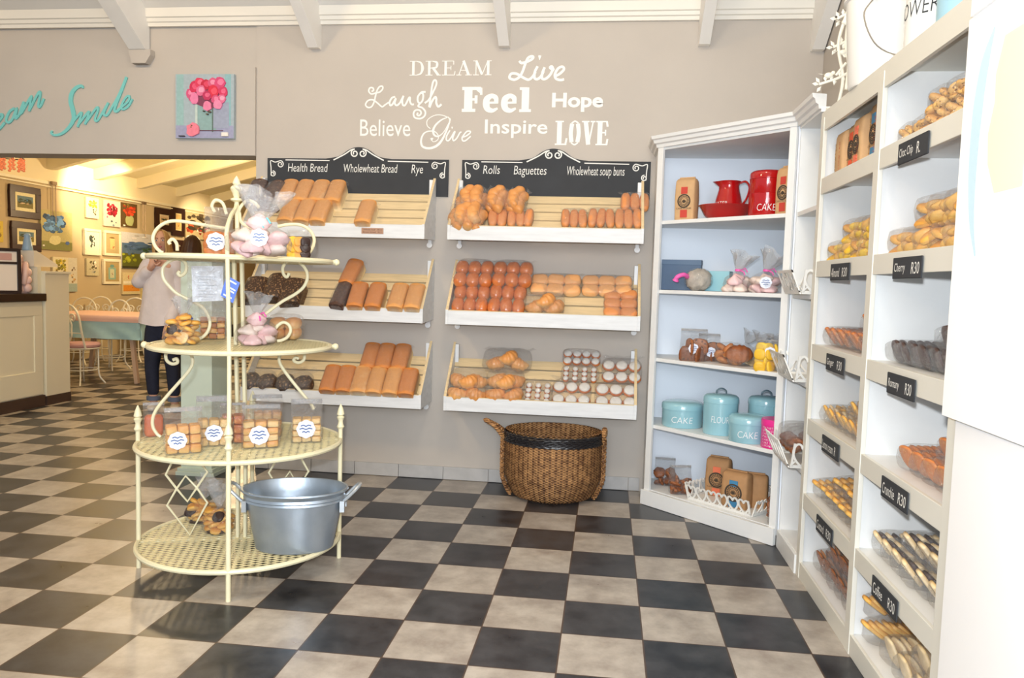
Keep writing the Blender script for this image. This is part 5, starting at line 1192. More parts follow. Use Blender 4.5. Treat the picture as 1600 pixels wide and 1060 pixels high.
for i, (y, m, wd) in enumerate(((-1.72, M_enw, 'FLOWER'), (-2.02, mat('pale_blue_tin', (166, 208, 226), .3), None))):
    tin('tall_vase', ['tall white tin vase lettered FLOWER on top of the long shelves', 'pale blue tin vase at the near end of the top of the long shelves'][i], (2.36, y, TOPZ+.001), .12, .36, m, None, lid=False, cat='vase')
    if wd:
        o_ = [o for o in bpy.data.objects if o.get('label', '').startswith('tall white tin vase')][0]
        wraptext('FLOWER', .12, .14, .2, .22, HEAD((2.36, y))-.95, .0012).build('lettering', M_chalk, o_)
# white metal branches with leaves and birds
br = thing('metal_branch', 'white metal branch ornament with leaves and birds at the far end of the shelf top', 'ornament', (2.24, -.86, TOPZ))
mb = MB().lathe([(0, 0), (.05, 0), (.05, .01), (.0, .012)], 18).tube(cr([(0, 0, 0), (.02, 0, .15), (-.01, 0, .32), (.03, 0, .5), (.05, 0, .66)], 6), .008, 8)
def lw(p): q = onp(p[0], p[1], (2.24, -.86, 2.5), (-.25, -1, 0)); return q-Vector((2.24, -.86, TOPZ))
tw = [[(1328, 112), (1310, 122), (1292, 128), (1280, 132)], [(1328, 62), (1315, 68), (1302, 74)], [(1330, 20), (1318, 24), (1308, 30)], [(1322, 98), (1314, 108), (1306, 118)]]
for c in tw: mb.tube(cr([lw(p) for p in c], 5), .0065, 6)
mb.tube(cr([lw(p) for p in [(1322, 140), (1326, 100), (1322, 70), (1327, 30), (1345, -8)]], 5), .008, 6)
mb.build('stem', mat('white_iron', (238, 236, 224), .45), br, True)
lf = MB()
def leaf(px, py, a, L=.035):
    c = lw((px, py)); u = Vector((math.cos(a), 0, math.sin(a))); v = Vector((-math.sin(a), 0, math.cos(a)))
    lf.add([c, c+u*L*.5+v*L*.26, c+u*L, c+u*L*.5-v*L*.26, c+u*L*.5+Vector((0, -.004, 0)), c+u*L*.5+Vector((0, .004, 0))], [(0, 1, 4), (1, 2, 4), (2, 3, 4), (3, 0, 4), (0, 5, 1), (1, 5, 2), (2, 5, 3), (3, 5, 0)])
for px, py, a in ((1280, 132, 3), (1281, 130, 2.2), (1283, 135, 4.1), (1290, 128, 1.7), (1298, 126, 1.4), (1305, 122, 4.6), (1312, 120, 1.6), (1318, 118, 4.7), (1302, 74, 3.2), (1304, 73, 2.2), (1306, 76, 4.2), (1315, 68, 1.7), (1320, 66, 4.5), (1308, 30, 3), (1311, 28, 2), (1312, 32, 4.2), (1318, 25, 1.7), (1326, 22, 4.6), (1330, 45, .6), (1325, 90, 2.6), (1333, 4, 1)): leaf(px, py, a)
lf.build('leaves', mat('white_iron', (238, 236, 224), .45), br)
for px, py in ((1295, 118), (1318, 82), (1322, 35)):
    c = lw((px, py)); MB().ell(c, (.022, .012, .014), 10, 8).ell(c+Vector((.02, 0, .012)), (.011, .009, .01), 8, 6).add([c+Vector((-.018, 0, 0)), c+Vector((-.05, -.004, .008)), c+Vector((-.05, .004, .008)), c+Vector((-.02, 0, .006))], [(0, 1, 2), (0, 3, 1), (0, 2, 3), (1, 3, 2)]).build('bird', mat('white_iron', (238, 236, 224), .45), br, 'all')
# ================================================================ ROUND WROUGHT IRON STAND
SC0 = Vector((-.65, -1.2, 0)); SR = .343
ROT = Matrix.Translation(SC0) @ Matrix.Rotation(SR, 4, 'Z'); RINV = ROT.inverted()
VN = Vector((_f.x, _f.y, 0)).normalized(); XL = ROT.to_3x3() @ Vector((1, 0, 0)); YLn = ROT.to_3x3() @ Vector((0, 1, 0))
st = thing('iron_display_stand', 'cream wrought iron round display stand with four mesh shelves and scrolls', 'display stand', SC0, (0, 0, SR))
def on_st(pts, off=0): return [RINV @ onp(x, y, SC0+YLn*off, YLn) for x, y in pts]
RB, RT = .487, .43
def mesh_shelf(R, z, nm, dens):
    mb = MB()
    for q in range(4):       # expanded metal: two families of bars
        pass
    step = dens
    for fam in (-1, 1):
        k = fam*.42; nrm = math.sqrt(1+k*k); c = -R*1.3
        while c < R*1.3:
            # line y = k x + c inside the circle
            A = 1+k*k; Bq = 2*k*c; Cq = c*c-(R-.006)**2; disc = Bq*Bq-4*A*Cq
            if disc > 0:
                x0, x1 = (-Bq-math.sqrt(disc))/(2*A), (-Bq+math.sqrt(disc))/(2*A)
                if x1-x0 > .02: mb.beam((x0, k*x0+c, z-.003), (x1, k*x1+c, z-.003), .0055, .003)
            c += step
    mb.build('mesh_top', M_cream_old, st)
    rim = MB().tube([(R*math.cos(2*PI*i/72), R*math.sin(2*PI*i/72), z-.008) for i in range(72)], .0125, 8, True)
    for a, b in (((-R, 0), (R, 0)), ((0, -R), (0, R))):
        d = Vector((b[0]-a[0], b[1]-a[1], 0)).normalized(); s_ = Vector((-d.y, d.x, 0))
        for sg in (-.016, .016): rim.beam(Vector((*a, z-.008))+s_*sg, Vector((*b, z-.008))+s_*sg, .014, .012)
    rim.build('shelf_rim', M_cream, st, True)
ZS = [.142, .64, 1.125, 1.557]
mesh_shelf(RB, ZS[0], 's', .03); mesh_shelf(RB, ZS[1], 's', .03); mesh_shelf(RT, ZS[2], 's', .013); mesh_shelf(RT, ZS[3], 's', .013)
for a in (0, PI/2, PI, 3*PI/2):
    x, y = RB*math.cos(a), RB*math.sin(a)
    lg = MB().tube([(x, y, 0), (x, y, .7)], .0115, 10).build('leg', M_cream, st, True)
    MB().lathe([(0, .69), (.014, .69), (.02, .70), (.014, .712), (.012, .73), (.017, .742), (.02, .75), (.012, .758), (.02, .764), (.014, .79), (.004, .815), (0, .82)], 14, c=(x, y, 0)).build('finial', M_cream, lg, True)
lean = lambda z: -.025*max(0, z-.64)
for dx, dy in ((-.018, -.018), (.018, -.018), (-.018, .018), (.018, .018)):
    MB().tube([(dx, dy, .06), (dx, dy, .64), (dx+lean(1.56), dy, 1.56)], .009, 8).build('centre_pole', M_cream, st, True)
MB().tube([(lean(1.55), 0, 1.55), (lean(1.8), 0, 1.84)], .011, 10).lathe([(0, 1.83), (.012, 1.83), (.028, 1.838), (.028, 1.846), (.013, 1.852), (.02, 1.875), (.03, 1.895), (.026, 1.905), (.012, 1.912), (.02, 1.92), (.014, 1.938), (.004, 1.955), (0, 1.96)], 16, c=(lean(1.85), 0, 0)).build('top_finial', M_cream, st, True)
fr = MB().tube(cr([(0, -.478, .7), (-.006, -RT-.0, 1.1), (-.015, -RT, 1.56), (-.02, -RT*.96, 1.66), (-.025, -.25, 1.74), (-.03, -.03, 1.80), (-.03, 0, 1.84)], 6), .0095, 8)
fr.build('front_rod', M_cream, st, True)
for x, zz in ((-RT, ZS[2]), (RT, ZS[2]), (-RT, ZS[3]), (RT, ZS[3])):
    MB().tube([(x*.97, 0, zz-.008), (x*1.05, 0, zz-.008)], .012, 10).ell((x*1.06, 0, zz-.008), (.017, .017, .017), 10, 8).build('knob', M_cream, st, True)
SCR = {'crown': [
    [(352, 357), (320, 352), (283, 346), (262, 347), (246, 357), (239, 371), (242, 384), (250, 393), (255, 395)],
    [(277, 392), (276, 381), (270, 374), (264, 378), (266, 382)],
    [(434, 354), (452, 351), (470, 352), (484, 360), (491, 374), (488, 388), (482, 396)],
    [(354, 335), (348, 318), (337, 313), (331, 322), (336, 332)], [(372, 338), (375, 325), (386, 314), (398, 317), (405, 325)], [(374, 332), (376, 345), (384, 354), (394, 358)],
    [(357, 334), (361, 326), (366, 324)]],
 'middle_scroll': [
    [(281, 424), (278, 428), (283, 431), (290, 425), (291, 414), (284, 406), (273, 405), (261, 411), (254, 421), (256, 436), (266, 449), (277, 459), (300, 471), (318, 482), (327, 498), (327, 512), (320, 524), (306, 533)],
    [(452, 427), (448, 433), (443, 428), (442, 418), (448, 409), (459, 407), (471, 413), (479, 424), (480, 436), (474, 449), (461, 460), (440, 472), (417, 489), (408, 496)],
    [(434, 508), (431, 513), (435, 508), (443, 504), (451, 508), (454, 517), (449, 527), (440, 532), (433, 533)]],
 'lower_scroll': [
    [(270, 563), (276, 561), (277, 567), (269, 569), (261, 564), (259, 555), (263, 547)],
    [(294, 548), (299, 556), (301, 566), (297, 577), (285, 592), (262, 618), (246, 638), (239, 653), (239, 667), (245, 678), (251, 683)],
    [(443, 546), (437, 556), (437, 567), (446, 582), (463, 604), (486, 632), (490, 640)],
    [(470, 545), (475, 552), (475, 562), (467, 567), (459, 564), (462, 559), (467, 561)]]}
SCR['crown'] = SCR['crown'][:-1]
for nm_, ls in SCR.items():
    for l in ls: MB().tube(cr(on_st(l), 6), .0082, 8).build('scroll', M_cream, st, True)
zz = [[(270, 722), (258, 742), (275, 763), (293, 785), (262, 790)], ]
for l in ([(268, 724), (259, 742), (276, 764), (293, 784), (308, 762), (324, 738), (314, 724)], [(276, 764), (261, 790), (297, 836), (324, 786), (308, 763), (290, 744), (276, 764)],
          [(436, 712), (420, 739), (434, 762), (453, 737), (467, 761), (482, 737), (468, 712)], [(434, 762), (420, 790), (452, 835), (484, 790), (467, 761)]):
    MB().tube(on_st(l), .006, 6).build('lattice', M_cream, st)
# paper notice and blue card hung on the stand
def flat(name, label, cat, px, off, m, thick=.002):
    P = [RINV @ onp(x, y, SC0+YLn*off, YLn) for x, y in px]
    o = sum((ROT @ p for p in P), Vector())/4
    t = thing(name, label, cat, o, (0, 0, SR)); c = RINV @ o
    return t, [p-c for p in P]
nt_, P = flat('paper_notice', 'white printed page in a clear sleeve hanging on the left of the stand', 'notice', [(299, 416), (349, 416), (349, 470), (301, 472)], -.06, None)
MB().prism([(p.x, p.z) for p in P], lambda a, b, d: (a, d, b), -.002, 0).build('page', mat('paper', (238, 242, 250), .6), nt_)
x0, x1, z0, z1 = P[0].x, P[1].x, P[2].z, P[0].z
mb = MB()
for i in range(9): mb.ribbon([(x0+.03, z1-.05-i*.014), (x1-.03-.02*(i % 3), z1-.05-i*.014)], .004, lambda a, b, d: (a, -.002-d, b), 0, .0006)
mb.build('printed_lines', mat('print_grey', (206, 212, 222), .7), nt_)
MB().box(x0-.018, x1+.018, -.006, -.0045, z0-.1, z1+.03).build('clear_sleeve', M_bag, nt_)
cd_, P = flat('blue_card', 'blue printed card hanging tilted on the front pole of the stand', 'card', [(354, 430), (375, 442), (364, 474), (345, 462)], -.42, None)
MB().prism([(p.x, p.z) for p in P], lambda a, b, d: (a, d, b), -.003, 0).build('card', mat('card_blue', (30, 84, 190), .4), cd_)
u = (P[1]-P[0]); v = (P[0]-P[3]); mb = MB()
fnq = lambda a, b, d: P[3]+u*a+v*b+Vector((0, -.003-d, 0))
for i, (a0, a1, b0) in enumerate(((.25, .8, .85), (.15, .85, .55), (.2, .8, .42), (.15, .5, .12), (.6, .75, .14))): mb.ribbon([(a0, b0), (a1, b0)], .07, fnq, 0, .0006)
mb.build('printed_lines', mat('card_white', (226, 234, 248), .5), cd_)

# ---- goods on the stand
def S_(px, py, lv): q = onz(px, py, ZS[lv]); return (q.x, q.y, ZS[lv]+.002)
def rusks(nx, nz, W, H, m, m2=None, ny=1):
    w, h = W/nx, H/nz; out = []
    for i in range(nx):
        for k in range(nz):
            out.append(('rusk', RK(m2 if (m2 and (i+k) % 2) else m, w*.96, h*.95), ((i+.5)*w-W/2, -.012, k*h+.002), (rnd.uniform(-.06, .06), rnd.uniform(-.12, .12), rnd.uniform(-.1, .1))))
            out.append(('rusk', RK(m, w*.96, h*.95), ((i+.5)*w-W/2, .03, k*h+.002), (0, 0, rnd.uniform(-.1, .1))))
    return out
RKc = {}
def RK(m, w, h):
    k = (m.name, round(w, 4), round(h, 4))
    if k not in RKc: RKc[k] = MB().ell((0, 0, h/2), (w/2, .022, h/2), 14, 8, p=.35, fn=lambda x, y, z: 1+.04*nz((x, y, z), 3)).mesh('rusk', m, 'all')
    return RKc[k]
q = S_(279, 711, 1); upright('front bag of golden rusks on the left of the third stand shelf', (q[0]+.0, q[1]+.04, q[2]), .165, .095, .135, rusks(3, 3, .15, .13, B_rusk), faceme(q)+.1, .08, (-.18, .5), 'rusk_bag', 'rusks', lr=.04)
q = S_(318, 700, 1); upright('bag of pale rusks with a round label behind the front rusk bag on the stand', (q[0]+.02, q[1]+.06, q[2]), .16, .09, .135, rusks(3, 3, .145, .13, B_ruskp), faceme(q), .11, (.0, .5), 'rusk_bag', 'rusks', lr=.04)
q = S_(345, 700, 1); upright('bag of reddish rusks at the right of the left half of the third stand shelf', (q[0]+.0, q[1]+.12, q[2]), .12, .08, .15, rusks(2, 3, .105, .14, B_gin), faceme(q), .05, None, 'rusk_bag', 'rusks')
q = S_(232, 684, 1); upright('small bag of orange crumbs at the left edge of the third stand shelf', (q[0]+.01, q[1]+.03, q[2]), .1, .06, .115, [('crumbs', MB().ell((0, 0, .055), (.044, .026, .055), 18, 14, p=.4, fn=lambda x, y, z: 1+.09*nz((x, y, z), 9)).mesh('crumbs', baked('orange_crumb', (226, 130, 84), (206, 104, 60), .2, .8), 'all'), (0, 0, 0), (0, 0, 0))], faceme(q), .06, None, 'crumb_bag', 'baked goods')
q = S_(402, 702, 1); upright('bag of golden rusks right of the centre pole on the third stand shelf', (q[0], q[1]+.04, q[2]), .18, .095, .135, rusks(3, 4, .165, .13, B_rusk, B_ruskp), faceme(q), .075, (-.05, .5), 'rusk_bag', 'rusks', lr=.045)
q = S_(400, 690, 1); upright('bag with a pinched silver top standing behind the right rusk bag on the stand', (q[0], q[1]+.13, q[2]), .15, .08, .14, rusks(3, 3, .135, .13, B_rusk), faceme(q), .08, None, 'rusk_bag', 'rusks')
q = S_(474, 693, 1); upright('bag of pink and cream rusks at the right of the third stand shelf', (q[0], q[1]+.04, q[2]), .155, .09, .12, rusks(3, 4, .14, .12, B_ruskp), faceme(q), .1, (-.02, .6), 'rusk_bag', 'rusks', lr=.045)
q = S_(286, 538, 2); tied('round bag of mixed golden biscuits with a blue tie on the second stand shelf', q, .085, .12, pilec(B_ckg, .088, 26, .03, .024, 1)+[('biscuit', cookie(B_chc, .026, .02, 'round', 1), (-.02, -.055, .07), (1.2, 0, 0)), ('biscuit', cookie(B_pale, .03, .02, 'round', 1), (.03, -.05, .03), (1.2, 0, 0))], TIE['blue'], False, fr=(.8, 1.0))
q = S_(325, 531, 2); upright('bag of golden brown rusks behind the blue-tied bag on the second stand shelf', (q[0], q[1]+.05, q[2]), .14, .08, .12, rusks(3, 4, .125, .115, B_rusk, B_ckb), faceme(q), .13, None, 'rusk_bag', 'rusks', silver=False)
q = S_(401, 539, 2); tied('round bag of pink and white marshmallows with a pink tie on the second stand shelf', q, .098, .135, pilemer(.095, 11, 1), TIE['pink'], False, fr=(1.0, 1.1), lean=.15)
q = S_(440, 533, 2); parts_pack('bun_packet', 'bag of orange buns behind the marshmallows on the second stand shelf', 'buns', pil(.2, .16, .14, .03), 'bun', [(bun(B_roll, .085, .08, .07), ((i-.5)*.08, .05+.06*j, .0+.05*k), (0, 0, i)) for i in range(2) for j in range(2) for k in range(2)], (q[0], q[1]+.03, q[2]), (0, 0, .3))
q = S_(414, 399, 3); tied('big bag of pink meringues with a teal tie on the top stand shelf', (q[0]+.02, q[1]-.1, q[2]), .13, .12, pilemer(.13, 11, 1), TIE['teal'], True, fr=(1.7, 1.4), lean=.15)
q = S_(345, 397, 3); q = (q[0], SC0.y-.16, q[2])
qq = onp(342, 395, (SC0.x, SC0.y-.16, 0), VN)
upright('bag of nutty brown biscuits with a round label, left on the top stand shelf', (qq.x, qq.y, q[2]), .13, .09, .1, [('biscuit', cookie(B_ckb, .036, .026, 'lump', i % 3), (-.035+.035*(i % 3), -.02+.04*(i//9), .02+.03*((i//3) % 3)), (1.2, i, 0)) for i in range(18)], faceme(qq), .13, (-.1, .65), 'biscuit_bag', 'biscuits', lr=.042, silver=False)
qq = onp(372, 397, (SC0.x, SC0.y+.08, 0), VN)
lump_bag('bag of brown bread pieces behind the centre pole on the top stand shelf', B_ckb, (qq.x, qq.y, ZS[3]+.002), .3, None, 8, .12, .14, .11, seed=6, r=.036, h=.036)
qq = onp(466, 397, (SC0.x, SC0.y-.05, 0), VN)
upright('small bag of yellow and dark biscuits at the right end of the top stand shelf', (qq.x, qq.y, ZS[3]+.002), .1, .08, .1, [('biscuit', cookie((B_yel, B_ckg, B_chc)[i % 3], .026, .02, 'round', i % 3), (-.03+.03*(i % 3), -.02+.04*(i//9), .02+.03*((i//3) % 3)), (1.2, .2*i, 0)) for i in range(18)], faceme(qq), .04, None, 'biscuit_bag', 'biscuits', silver=False)
q = S_(341, 833, 0); tied('tied bag of ring biscuits and dark biscuits nearest the pole on the bottom stand shelf', (q[0]-.005, q[1]+.02, q[2]), .08, .12, pilec(B_ckg, .08, 20, .028, .024, 2)+[('biscuit', cookie(B_chc, .03, .02, 'round', 1), (.02, -.04, .085), (.8, 0, 0)), ('biscuit', cookie(B_chc, .05, .012, 'round', 2), (0, -.02, .003), (0, 0, 0))], None, False, fr=(1, 1.3))
q = S_(312, 817, 0); tied('tied bag of ring biscuits lying behind on the bottom stand shelf', (q[0], q[1]+.03, q[2]), .085, .11, pilec(B_ckg, .085, 20, .03, .024, 3)+[('biscuit', cookie(B_chc, .03, .02, 'round', 1), (-.05, -.03, .05), (.8, 0, 0)), ('biscuit', cookie(B_chc, .05, .012, 'round', 2), (0, -.03, .003), (0, 0, 0))], None, False, fr=(1, 1.3), lean=.35)

# galvanised tub on the bottom shelf
qt = RINV @ Vector((-.335, -1.255, 0))
tub = thing('galvanised_tub', 'oval galvanised metal tub with two handles on the bottom stand shelf', 'tub', (-.325, -1.30, ZS[0]+.002), (0, 0, .22))
M_galv = mat('galvanised', (180, 192, 204), .36, metal=.7, var=.16, scale=9, bump=.06, bscale=30)
ty = .72
MB().lathe([(0, 0), (.178, 0), (.186, .004), (.188, .012), (.232, .235), (.241, .24), (.236, .25), (.243, .256), (.238, .268), (.25, .285), (.258, .29), (.256, .298), (.246, .297), (.232, .268), (.226, .235), (.182, .014), (0, .012)], 60, sy=ty).build('body', M_galv, tub, True)
for s in (-1, 1):
    MB().tube(cr([(s*.236, -.05, .235), (s*.262, -.055, .262), (s*.30, -.05, .30), (s*.315, 0, .312), (s*.30, .05, .30), (s*.262, .055, .262), (s*.236, .05, .235)], 5), .0085, 8).box(s*.232-.008, s*.232+.014, -.07, -.03, .19, .245).box(s*.232-.008, s*.232+.014, .03, .07, .19, .245).build('handle', mat('handle_zinc', (200, 208, 214), .3, metal=.6), tub, True)

# ================================================================ ART ROOM
M_green = mat('pale_green_paint', (196, 208, 192), .55, var=.05, scale=4)
gp = thing('pale_green_pedestal', 'pale green wooden pedestal with a plinth left of the bread racks', 'pedestal', (-1.77, .36, 0))
MB().box(-.12, .118, 0, .3, .05, 1.56).build('body', M_green, gp, bev=.004)
MB().box(-.15, .145, -.025, .31, 0, .03).box(-.14, .135, -.018, .305, .03, .055).build('plinth', M_green, gp, bev=.004)
MB().box(-.135, .132, -.015, .31, 1.56, 1.585).build('top', M_green, gp, bev=.004)
# counter
M_ctr = mat('counter_cream', (238, 232, 208), .5)
ct = thing('shop_counter', 'cream panelled counter with a dark kick board at the left edge of the view', 'counter', (-4.85, 2.74, 0))
MB().box(-.7, -.012, -1.9, 0, .12, 1.13).build('body', M_ctr, ct)
for (a, b, c, d) in ((-1.9, -.01, 1.02-.04, 1.08), (-1.9, -.01, .13, .38), (-.13, -.01, .38, .98), (-1.2, -1.06, .38, .98)): MB().box(-.014, 0, a, b, c, d).build('panel_frame', M_ctr, ct, bev=.003)
MB().box(-.71, .01, -1.9, .0, 0, .118).build('kick_board', mat('kick_dark', (72, 54, 46), .6), ct)
tag(MB().box(-5.6, -4.815, .85, 2.75, 1.135, 1.215).build('worktop', M_dark, bev=.006), 'dark wooden worktop on the cream counter', 'worktop')
pn = thing('tall_cream_cabinet', 'tall cream panelled end cabinet beside the counter', 'cabinet', (-4.85, 2.755, 0))
MB().box(-.6, .015, 0, .37, .1, 1.43).build('body', M_ctr, pn, bev=.003)
MB().box(-.62, .03, -.0, .39, 1.43, 1.455).build('top', M_ctr, pn, bev=.003)
MB().box(-.59, .02, .0, .375, 0, .098).build('kick_board', mat('kick_dark', (72, 54, 46), .6), pn)
MB().box(-5.5, -4.88, 2.70, 2.752, 1.216, 1.5).build('x', M_ctr).name = 'back_board'
bpn = bpy.data.objects['back_board']; tag(bpn, 'low cream upstand board between the worktop and the tall end cabinet', 'board')
def A_(px, py, X): return onx(px, py, X)
q = A_(17, 448, -5.0)
pf = thing('framed_card', 'brown picture frame with a white card standing on the worktop at the left edge', 'frame', (-4.98, 2.28, 1.216), (0, 0, .95))
MB().box(-.2, .2, -.02, .02, 0, .03).box(-.2, -.165, -.02, .02, .03, .46).box(.165, .2, -.02, .02, .03, .46).box(-.165, .165, -.02, .02, .43, .46).box(-.165, .165, -.02, .02, .3, .325).build('frame', M_dark, pf, bev=.004)
MB().box(-.165, .165, -.008, .008, .03, .43).build('card', mat('card_white2', (240, 228, 214), .6), pf)
MB().box(-.12, .12, -.011, -.008, .34, .41).build('pink_photo', mat('photo_pink', (206, 160, 150), .6), pf)
# pink ceramic hands ornament
M_pc = mat('pink_ceramic', (240, 206, 198), .45)
orn = thing('pink_ornament', 'pale pink ceramic ornament like clasped hands beside the frame on the worktop', 'ornament', (-4.99, 2.55, 1.216), (0, 0, .7)); orn.scale = (.82, .82, .92)
mb = MB().lathe([(0, 0), (.11, 0), (.12, .04), (.11, .12), (.07, .2), (.05, .24), (0, .25)], 22, sy=.6, fn=lambda a, i, z: 1+.06*math.sin(a*4+i))
for k, (a, b) in enumerate((((-.1, -.03, .05), (-.09, 0, .36)), ((-.05, -.05, .04), (-.04, -.02, .42)), ((.0, -.05, .1), (.03, -.02, .41)), ((.06, -.05, .1), (.09, 0, .34)))):
    mb.tube(cr([a, ((a[0]+b[0])/2*1.15, -.07, (a[2]+b[2])/2), b, (b[0]+.03, .02, b[2]-.05)], 5), [.034]*10+[.03, .028, .026, .022, .018, .012], 10)
for k in range(3): mb.ell((.1, -.02, .06+.09*k), (.06, .05, .055), 12, 8)
mb.build('body', M_pc, orn, 'all')
q = A_(57, 415, -5.0)
fb = thing('paper_holder', 'white slanted paper holder on top of the counter upstand', 'holder', (-5.0, 2.735, 1.5))
MB().prism([(-.06, 0), (.3, 0), (.3, .03), (-.02, .17), (-.06, .17)], lambda a, b, d: (d, a, b), -.1, .1).build('body', mat('holder_white', (240, 232, 214), .5), fb, bev=.003)
bt = thing('blue_bottle', 'pale blue bottle standing on the white paper holder', 'bottle', (-5.0, 2.71, 1.671))
MB().lathe([(0, 0), (.05, 0), (.054, .01), (.045, .05), (.042, .07), (.036, .11), (.03, .13), (.034, .16), (.02, .18), (0, .185)], 18).build('body', mat('bottle_blue', (150, 180, 206), .35), bt, True)
bgm = thing('brown_package', 'dark brown package with a beige flap behind the pink ornament', 'package', (-5.35, 2.55, 1.216))
MB().box(-.1, .1, -.1, .12, 0, .34).build('package', M_dark, bgm, bev=.01)
MB().prism([(-.1, .34), (.12, .34), (.1, .43), (.0, .38)], lambda a, b, d: (d, a, b), -.1, .1).build('flap', mat('flap_beige', (190, 168, 140), .7), bgm)
# chandelier
ch = thing('chandelier', 'small pink bead chandelier with glowing lights at the left edge above the counter', 'chandelier', (-4.85, 2.33, 2.5)); ch.scale = (.75, .75, .6)
MB().tube([(0, 0, .2), (0, 0, 1.0)], .006, 6).build('rod', M_dark, ch)
for k in range(8):
    a = 2*PI*k/8; b_ = MB()
    for i in range(6): b_.ell((.14*math.cos(a+.1*(i % 2)), .14*math.sin(a+.1*(i % 2)), .12-.035*i), (.02, .02, .022), 8, 6)
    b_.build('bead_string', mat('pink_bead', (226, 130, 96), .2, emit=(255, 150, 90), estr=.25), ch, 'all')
MB().tube([(.14*math.cos(2*PI*i/32), .14*math.sin(2*PI*i/32), .14) for i in range(32)], .008, 6, True).build('ring', M_dark, ch)
for k in range(4):
    a = 2*PI*k/4+.4; MB().ell((.1*math.cos(a), .1*math.sin(a), .19), (.018, .018, .035), 8, 8).build('bulb', mat('bulb_glow', (255, 230, 190), .3, emit=(255, 214, 150), estr=9), ch, 'all')
# table with cloths
tbq = (-5.55, 4.95)
tbl = thing('cafe_table', 'long cafe table standing under blue and pink cloths', 'table', (-5.6, 5.0, 0))
MB().box(-.72, .72, -.5, .5, .86, .885).build('tabletop', M_dark, tbl)
for sx in (-1, 1):
    for sy in (-1, 1): MB().beam((sx*.62, sy*.4, 0), (sx*.5, sy*.36, .86), .05, .05, (0, 1, 0)).build('leg', mat('table_leg_pink', (206, 176, 150), .6), tbl)
def cloth(name, label, hx, hy, z, drop, m, fold):
    n = 22; vs = []; fs = []; N = 2*n+9
    def prof(t, h):     # t in [0,1] across: drop, top, drop
        L = 2*h+2*drop; s = t*L
        if s < drop: return -h-.012*math.sin(3), z-(drop-s)
        if s > drop+2*h: return h, z-(s-drop-2*h)
        return -h+(s-drop), z
    M_ = 36
    for i in range(M_+1):
        for j in range(M_+1):
            x, zx = prof(i/M_, hx); y, zy = prof(j/M_, hy)
            dx, dy = z-zx, z-zy; dd = max(dx, dy)+min(dx, dy)*.55
            flare = fold*(.06*max(dx, dy)+.05*math.sin(j*1.1+i*.9)*max(dx, dy))
            vs.append((x+math.copysign(flare if dx > 0 else 0, x), y+math.copysign(flare if dy > 0 else 0, y), z-dd))
    for i in range(M_):
        for j in range(M_): a = i*(M_+1)+j; fs.append((a, a+1, a+M_+2, a+M_+1))
    o = MB().add(vs, fs).build(name, m, None, 'all', loc=(-5.6, 5.0, 0)); return tag(o, label, 'tablecloth')
cloth('tablecloth', 'pale blue tablecloth hanging to a point at the corners of the cafe table', .75, .53, .892, .3, mat('cloth_blue', (164, 202, 208), .85, var=.06, scale=8), 1)
cloth('table_runner', 'pink overcloth lying on the pale blue tablecloth', .762, .542, .9, .085, mat('cloth_pink', (226, 186, 172), .85, var=.05, scale=8), .3)
# scroll-backed chairs
M_chair = mat('white_chair_iron', (236, 232, 216), .4)
M_seat = mat('seat_pink', (206, 160, 158), .8)
def chair(label, loc, rz):
    t = thing('scroll_back_chair', label, 'chair', loc, (0, 0, rz), 'white iron chairs in the art room')
    MB().lathe([(0, .49), (.2, .49), (.215, .5), (.22, .525), (.2, .55), (0, .56)], 26).build('seat', M_seat, t, True)
    MB().tube([(.205*math.cos(2*PI*i/28), .205*math.sin(2*PI*i/28), .48) for i in range(28)], .01, 6, True).build('seat_ring', M_chair, t, True)
    for k, a in enumerate((PI/4, 3*PI/4, -PI/4, -3*PI/4)):
        c, s = math.cos(a), math.sin(a); MB().tube(cr([(.19*c, .19*s, .48), (.19*c, .19*s, .3), (.2*c, .2*s, .12), (.27*c, .27*s, .012)], 5), .01, 6).build('leg', M_chair, t, True)
    MB().tube([(.185*math.cos(2*PI*i/24), .185*math.sin(2*PI*i/24), .2) for i in range(24)], .007, 6, True).build('stretcher', M_chair, t, True)
    MB().tube(cr([(-.185, .1, .48), (-.19, .16, .7), (-.185, .19, .88), (-.12, .205, 1.0), (0, .21, 1.045), (.12, .205, 1.0), (.185, .19, .88), (.19, .16, .7), (.185, .1, .48)], 6), .013, 8).build('back_frame', M_chair, t, True)
    for s in (-1, 1):
        pts = [(s*.02, .19, .58)]+[(s*(.06+.012*i*0), .195, .64+.05*i) for i in range(4)]+[(s*(.085+.06*(1-.055*i)*math.cos(PI-i*.55)), .2, .87+.06*(1-.055*i)*math.sin(PI-i*.55)) for i in range(15)]
        MB().tube(cr(pts, 3), .011, 6).build('back_scroll', M_chair, t, True)
    MB().tube([(-.19, .165, .68), (.19, .165, .68)], .006, 6).build('back_rail', M_chair, t)
    return t
def CH(px, Y): q = ony(px, 470, Y); return (q.x, Y)
c0 = chair('white scroll-back chair with a pink seat, nearest and beside the cream end cabinet', (-5.55, 4.3, 0), 2.9)
for lab, loc, rz in (('white scroll-back chair with a pink seat at the near right side of the cafe table', (-4.75, 5.1, 0), -1.9),
                     ('white scroll-back chair behind the cafe table, left of the middle', (*CH(122, 6.3), 0), .2), ('white scroll-back chair behind the cafe table, in the middle', (*CH(172, 5.8), 0), -.1),
                     ('white scroll-back chair at the far right behind the cafe table, near the blonde woman', (*CH(206, 6.9), 0), .3), ('white scroll-back chair in the back row, left of the far table bottles', (*CH(150, 6.9), 0), .25)): dup(c0, lab, loc, (0, 0, rz))
